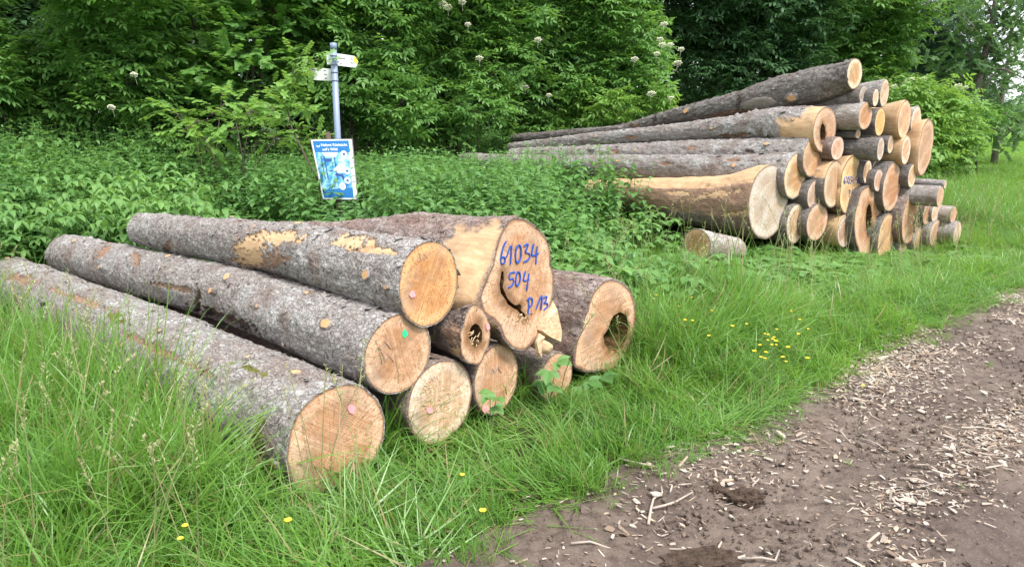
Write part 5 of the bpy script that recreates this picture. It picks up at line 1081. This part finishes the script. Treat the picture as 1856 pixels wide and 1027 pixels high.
cp = [(1186, 905), (1205, 968), (1288, 822), (1326, 848), (1142, 834), (1120, 920), (1150, 912), (1155, 928), (1180, 945), (1250, 940), (1240, 822), (1218, 865), (1110, 975), (1090, 1004), (1075, 1018), (945, 945), (1022, 914), (1040, 940), (1420, 620+200), (1430, 930), (1445, 938), (1460, 918), (1465, 945), (1380, 872), (1395, 855), (1300, 905), (1650, 965), (1635, 1012), (1700, 1020), (1712, 935), (1510, 900), (1355, 850), (1276, 946), (1165, 800), (1388, 996), (1545, 905), (1580, 880), (1720, 870), (1780, 865), (1818, 842), (1480, 705), (1660, 900), (1690, 985), (1610, 990), (1240, 1000), (1010, 1010), (1180, 1012), (1345, 962), (1540, 795), (1600, 820)]
LM = [((1440, 928), 'small chip drift'), ((1390, 866), 'pair of chips up the track'), ((1200, 915), 'forked dry twig'), ((1348, 903), 'standing dark clod'), ((1265, 1000), 'low soil heap'), ((1625, 876), 'green rosette'), ((1075, 988), 'long thin stick'), ((1660, 872), 'straw-like stick'), ((1400, 1010), 'bent grey stick'), ((1790, 830), 'pale stick at the right'), ((1155, 848), 'twig along the grass edge')]
def where(a, b):
    (x0, y0), nm = min(LM, key=lambda q: math.hypot(q[0][0]-a, q[0][1]-b)); dx, dy = a-x0, b-y0; D_ = math.hypot(dx, dy)
    side = 'just ' if D_ < 45 else ('well ' if D_ > 110 else '')
    return (('right of' if dx > 0 else 'left of') if abs(dx) > abs(dy)*1.3 else ('behind' if dy < 0 else 'in front of'))+' the '+nm
for i, (a, b) in enumerate(cp):
    r_ = ray(a, b); k_ = CAMH/-r_[2]; p = CP+r_*k_
    o = obj('wood_chip', CH[i % len(CH)], None, (p[0], p[1], float(track_z(p[0], p[1]))+.012), (rg.gauss(0, .2), rg.gauss(0, .2), rg.uniform(0, 3)), label='large wood chip '+where(a, b), category='wood chip', group='large wood chips on the track'); o.scale = (rg.uniform(.8, 1.2),)*3
M['stick'] = plain('dry_stick', (.36, .30, .25), .8, .25, 40)
def stick(label, paths, rad, nm='stick'):
    pts = []
    for ln_ in paths:
        q = []
        for a, b in ln_:
            r_ = ray(a, b); p = CP+r_*(CAMH/-r_[2]); q.append(Vector((p[0], p[1], float(track_z(p[0], p[1]))+.012)))
        pts.append(q)
    o0 = pts[0][0].copy(); mb = MB()
    for q in pts: mb.tube([p-o0+Vector((0, 0, .006*math.sin(i*2.2))) for i, p in enumerate(q)], [rad*(1-.55*i/len(q)) for i in range(len(q))], 6)
    o = obj(nm, mb.mesh(nm, M['stick'], True), None, tuple(o0)); o['label'] = label; o['category'] = 'stick'
stick('forked dry twig with long arms on the soil below the grass edge', [[(1175, 952), (1180, 925), (1184, 908), (1200, 900), (1198, 890)], [(1182, 926), (1205, 922), (1225, 912), (1255, 898)]], .0065, 'forked_twig')
stick('long thin stick lying flat left of the dark clod', [[(1035, 987), (1070, 986), (1108, 993)]], .006)
stick('bleached stick at the bottom edge right of the clod', [[(1275, 988), (1310, 993), (1345, 990)]], .006)
stick('grey stick with a bend near the bottom of the track', [[(1345, 1005), (1380, 1010), (1405, 1014), (1412, 998)]], .006)
stick('straight straw-like stick among the chips in the middle of the track', [[(1630, 868), (1660, 872), (1690, 880)]], .006)
stick('short stick lying beside the small plant on the track', [[(1560, 790), (1590, 800), (1612, 812)]], .005)
stick('twig lying along the edge of the grass', [[(1120, 840), (1150, 848), (1190, 852)]], .007)
stick('pale stick low at the right side of the track', [[(1745, 820), (1790, 832), (1820, 828)]], .006)
def clod(label, a, b, sx, sy, sz, seed):
    import bmesh
    bm = bmesh.new(); bmesh.ops.create_icosphere(bm, subdivisions=5, radius=1)
    for v_ in bm.verts:
        n_ = fbm(np.array(v_.co)+seed, 1.7, seed, 4); v_.co = Vector((v_.co.x*sx, v_.co.y*sy, v_.co.z*sz))*(1+.55*float(n_))
    me = bpy.data.meshes.new('soil_clod'); bm.to_mesh(me); bm.free(); me.materials.append(M['clod']); r_ = ray(a, b); p = CP+r_*(CAMH/-r_[2])
    o = obj('soil_clod', me, None, (p[0], p[1], float(track_z(p[0], p[1]))+sz*.2)); o['label'] = label; o['category'] = 'clod'
t = NT('clod_soil'); v = t.coord(); e = t.noise(v, 40, 6, .7); M['clod'] = t.done(t.pbsdf(t.mix(t.ramp(e, [(.35, 0), (.65, 1)]), (.03, .02, .014), (.11, .075, .055)), .9, t.bump(e, .02), .2))
clod('dark crumbly clod of soil standing up on the track', 1348, 903, .075, .05, .045, 3); clod('smaller dark clod left of the standing one', 1300, 890, .04, .035, .02, 8)
clod('low dark heap of soil at the bottom edge of the track', 1265, 1000, .16, .06, .03, 12); clod('flat dark crumb of soil beside the low heap', 1310, 1000, .09, .05, .02, 19)

# flowers and broad leaves in the grass
def buttercup():
    r = thing('buttercup', 'yellow buttercup flower on a thin stem standing in the verge grass', 'flower', (0, 0, 0), 0, 'buttercups in the verge'); mb = MB()
    mb.tube([(0, 0, 0), (.01, .005, .2), (.0, .01, .38)], [.0015, .0013, .001], 4); obj('stem', mb.mesh('stem', M['stem']), r); mb = MB()
    for k in range(5): a = k*1.2566; leaf(mb, (0, .01, .38), (math.cos(a), math.sin(a), .45), (0, 0, 1), .014, .014, .5, -.3, ((0, .2), (.4, .9), (.8, 1), (1, .4)))
    obj('petals', mb.mesh('petals', M['flower_yellow']), r); return r
bc = buttercup(); first = True
spots = [(1395, 608), (1400, 612), (1384, 606), (1410, 620), (1405, 626), (1396, 626), (1378, 626), (1385, 640), (1384, 650), (1376, 648), (1430, 632), (1420, 648), (1460, 650), (1422, 656), (1447, 606), (1465, 598), (1447, 580), (1433, 564), (1410, 598), (1324, 592), (1355, 588), (1239, 582), (1257, 582), (1229, 556), (1186, 536), (1187, 542), (1288, 564), (1252, 540), (1197, 514), (1176, 525), (1284, 609), (1363, 638), (1390, 618), (1402, 617), (336, 952), (323, 977), (529, 946), (834, 862), (880, 930), (1566, 700)]
for i, (a, b) in enumerate(spots):
    hz = .38; r_ = ray(a, b); p = CP+r_*((CAMH-hz)/-r_[2]); sc_ = rg.uniform(.7, 1.15)
    lb = ('yellow buttercup in the dense cluster amid the verge' if 1370 < a < 1415 and 590 < b < 655 else 'yellow buttercup right of the dense cluster, towards the track' if a >= 1415 and a < 1500 else
          'yellow buttercup in the grass right of the hollow log' if 1150 < a < 1300 else 'yellow buttercup a little left of the dense cluster' if 1300 <= a <= 1370 else
          {336: 'upper yellow buttercup of the pair low in the bottom left grass', 323: 'lower yellow buttercup of the pair low in the bottom left grass', 529: 'lone yellow buttercup below the nearest log end', 834: 'lone yellow buttercup below the low torn log end', 880: 'yellow buttercup nearest the track edge at the bottom', 1566: 'lone yellow buttercup at the rim of the track'}.get(a, 'yellow buttercup in the verge'))
    loc_ = (p[0], p[1], hz-.38*sc_+.0)
    if i == 0: bc['label'] = lb
    if i == 0: bc.location = loc_; bc.rotation_euler.z = 1; bc.scale = (sc_,)*3
    else: copy_thing(bc, loc_, rg.uniform(0, 6), sc_, lb)
def lobed(mb, base, d_, up, sz, a):
    for f, wd, ll in ((0, .6, 1.), (.9, .45, .75), (-.9, .45, .75)):
        v_ = Vector(d_); s_ = v_.cross(Vector(up)).normalized(); leaf(mb, base, v_*math.cos(f)+s_*math.sin(f), up, sz*ll, sz*wd, a, .2)
def broad_plant(label, Y, items, sz):
    p0 = at(items[0][0], items[0][1], Y); gz = float(ground_z(p0[0], p0[1])); r = thing('broad_leaved_plant', label, 'plant', (p0[0], p0[1], gz)); L_ = Vector(r.location); st = MB()
    for a, b in items:
        q = Vector(at(a, b, Y+RNG.uniform(-.06, .06)))-L_; st.tube([(0, 0, 0), q*.5+Vector((0, .02, .02)), q], [.003, .0025, .002], 5); mb = MB(); lobed(mb, q, Vector((rg.uniform(-.6, .6), -.6, rg.uniform(-.5, .2))), (0, -.6, 1), sz*rg.uniform(.8, 1.2), rg.random()); obj('leaf', mb.mesh('leaf', M['leaf_nettle']), r)
    obj('stem', st.mesh('stem', M['stem']), r)
broad_plant('plant with pointed lobed leaves in front of the smallest low log', 3.75, [(995, 672), (1010, 655), (1004, 700), (985, 690)], .10)
broad_plant('small lobed leaves before the pink-spotted log end', 3.45, [(888, 708), (896, 735), (900, 720)], .07)
broad_plant('dock-like leaves in the grass below the rotten hollow', 4.05, [(1066, 690), (1080, 705), (1050, 700), (1092, 682)], .11)
broad_plant('flat rosette of green leaves growing on the track', 3.6, [(1625, 876), (1612, 880), (1638, 880), (1628, 872)], .06)
broad_plant('leafy sprig at the grass edge below the buttercup', 2.75, [(893, 935), (880, 945), (905, 945)], .05)

# tell look-alikes with the same description apart by their order from the left
by = {}
for o in SC.objects:
    if o.parent is None and o.get('group') and o.get('label'): by.setdefault(o['label'], []).append(o)
ORD = ['leftmost', 'second', 'third', 'fourth', 'fifth', 'sixth', 'seventh', 'eighth', 'ninth', 'tenth', 'eleventh', 'twelfth', 'thirteenth', 'fourteenth', 'fifteenth']
for lb, os_ in by.items():
    if len(os_) < 2: continue
    os_.sort(key=lambda o: float(proj(np.array(o.location))[0]))
    for k, o in enumerate(os_): o['label'] = (ORD[k]+', ' if k == 0 else ORD[k]+' from left, ')+lb
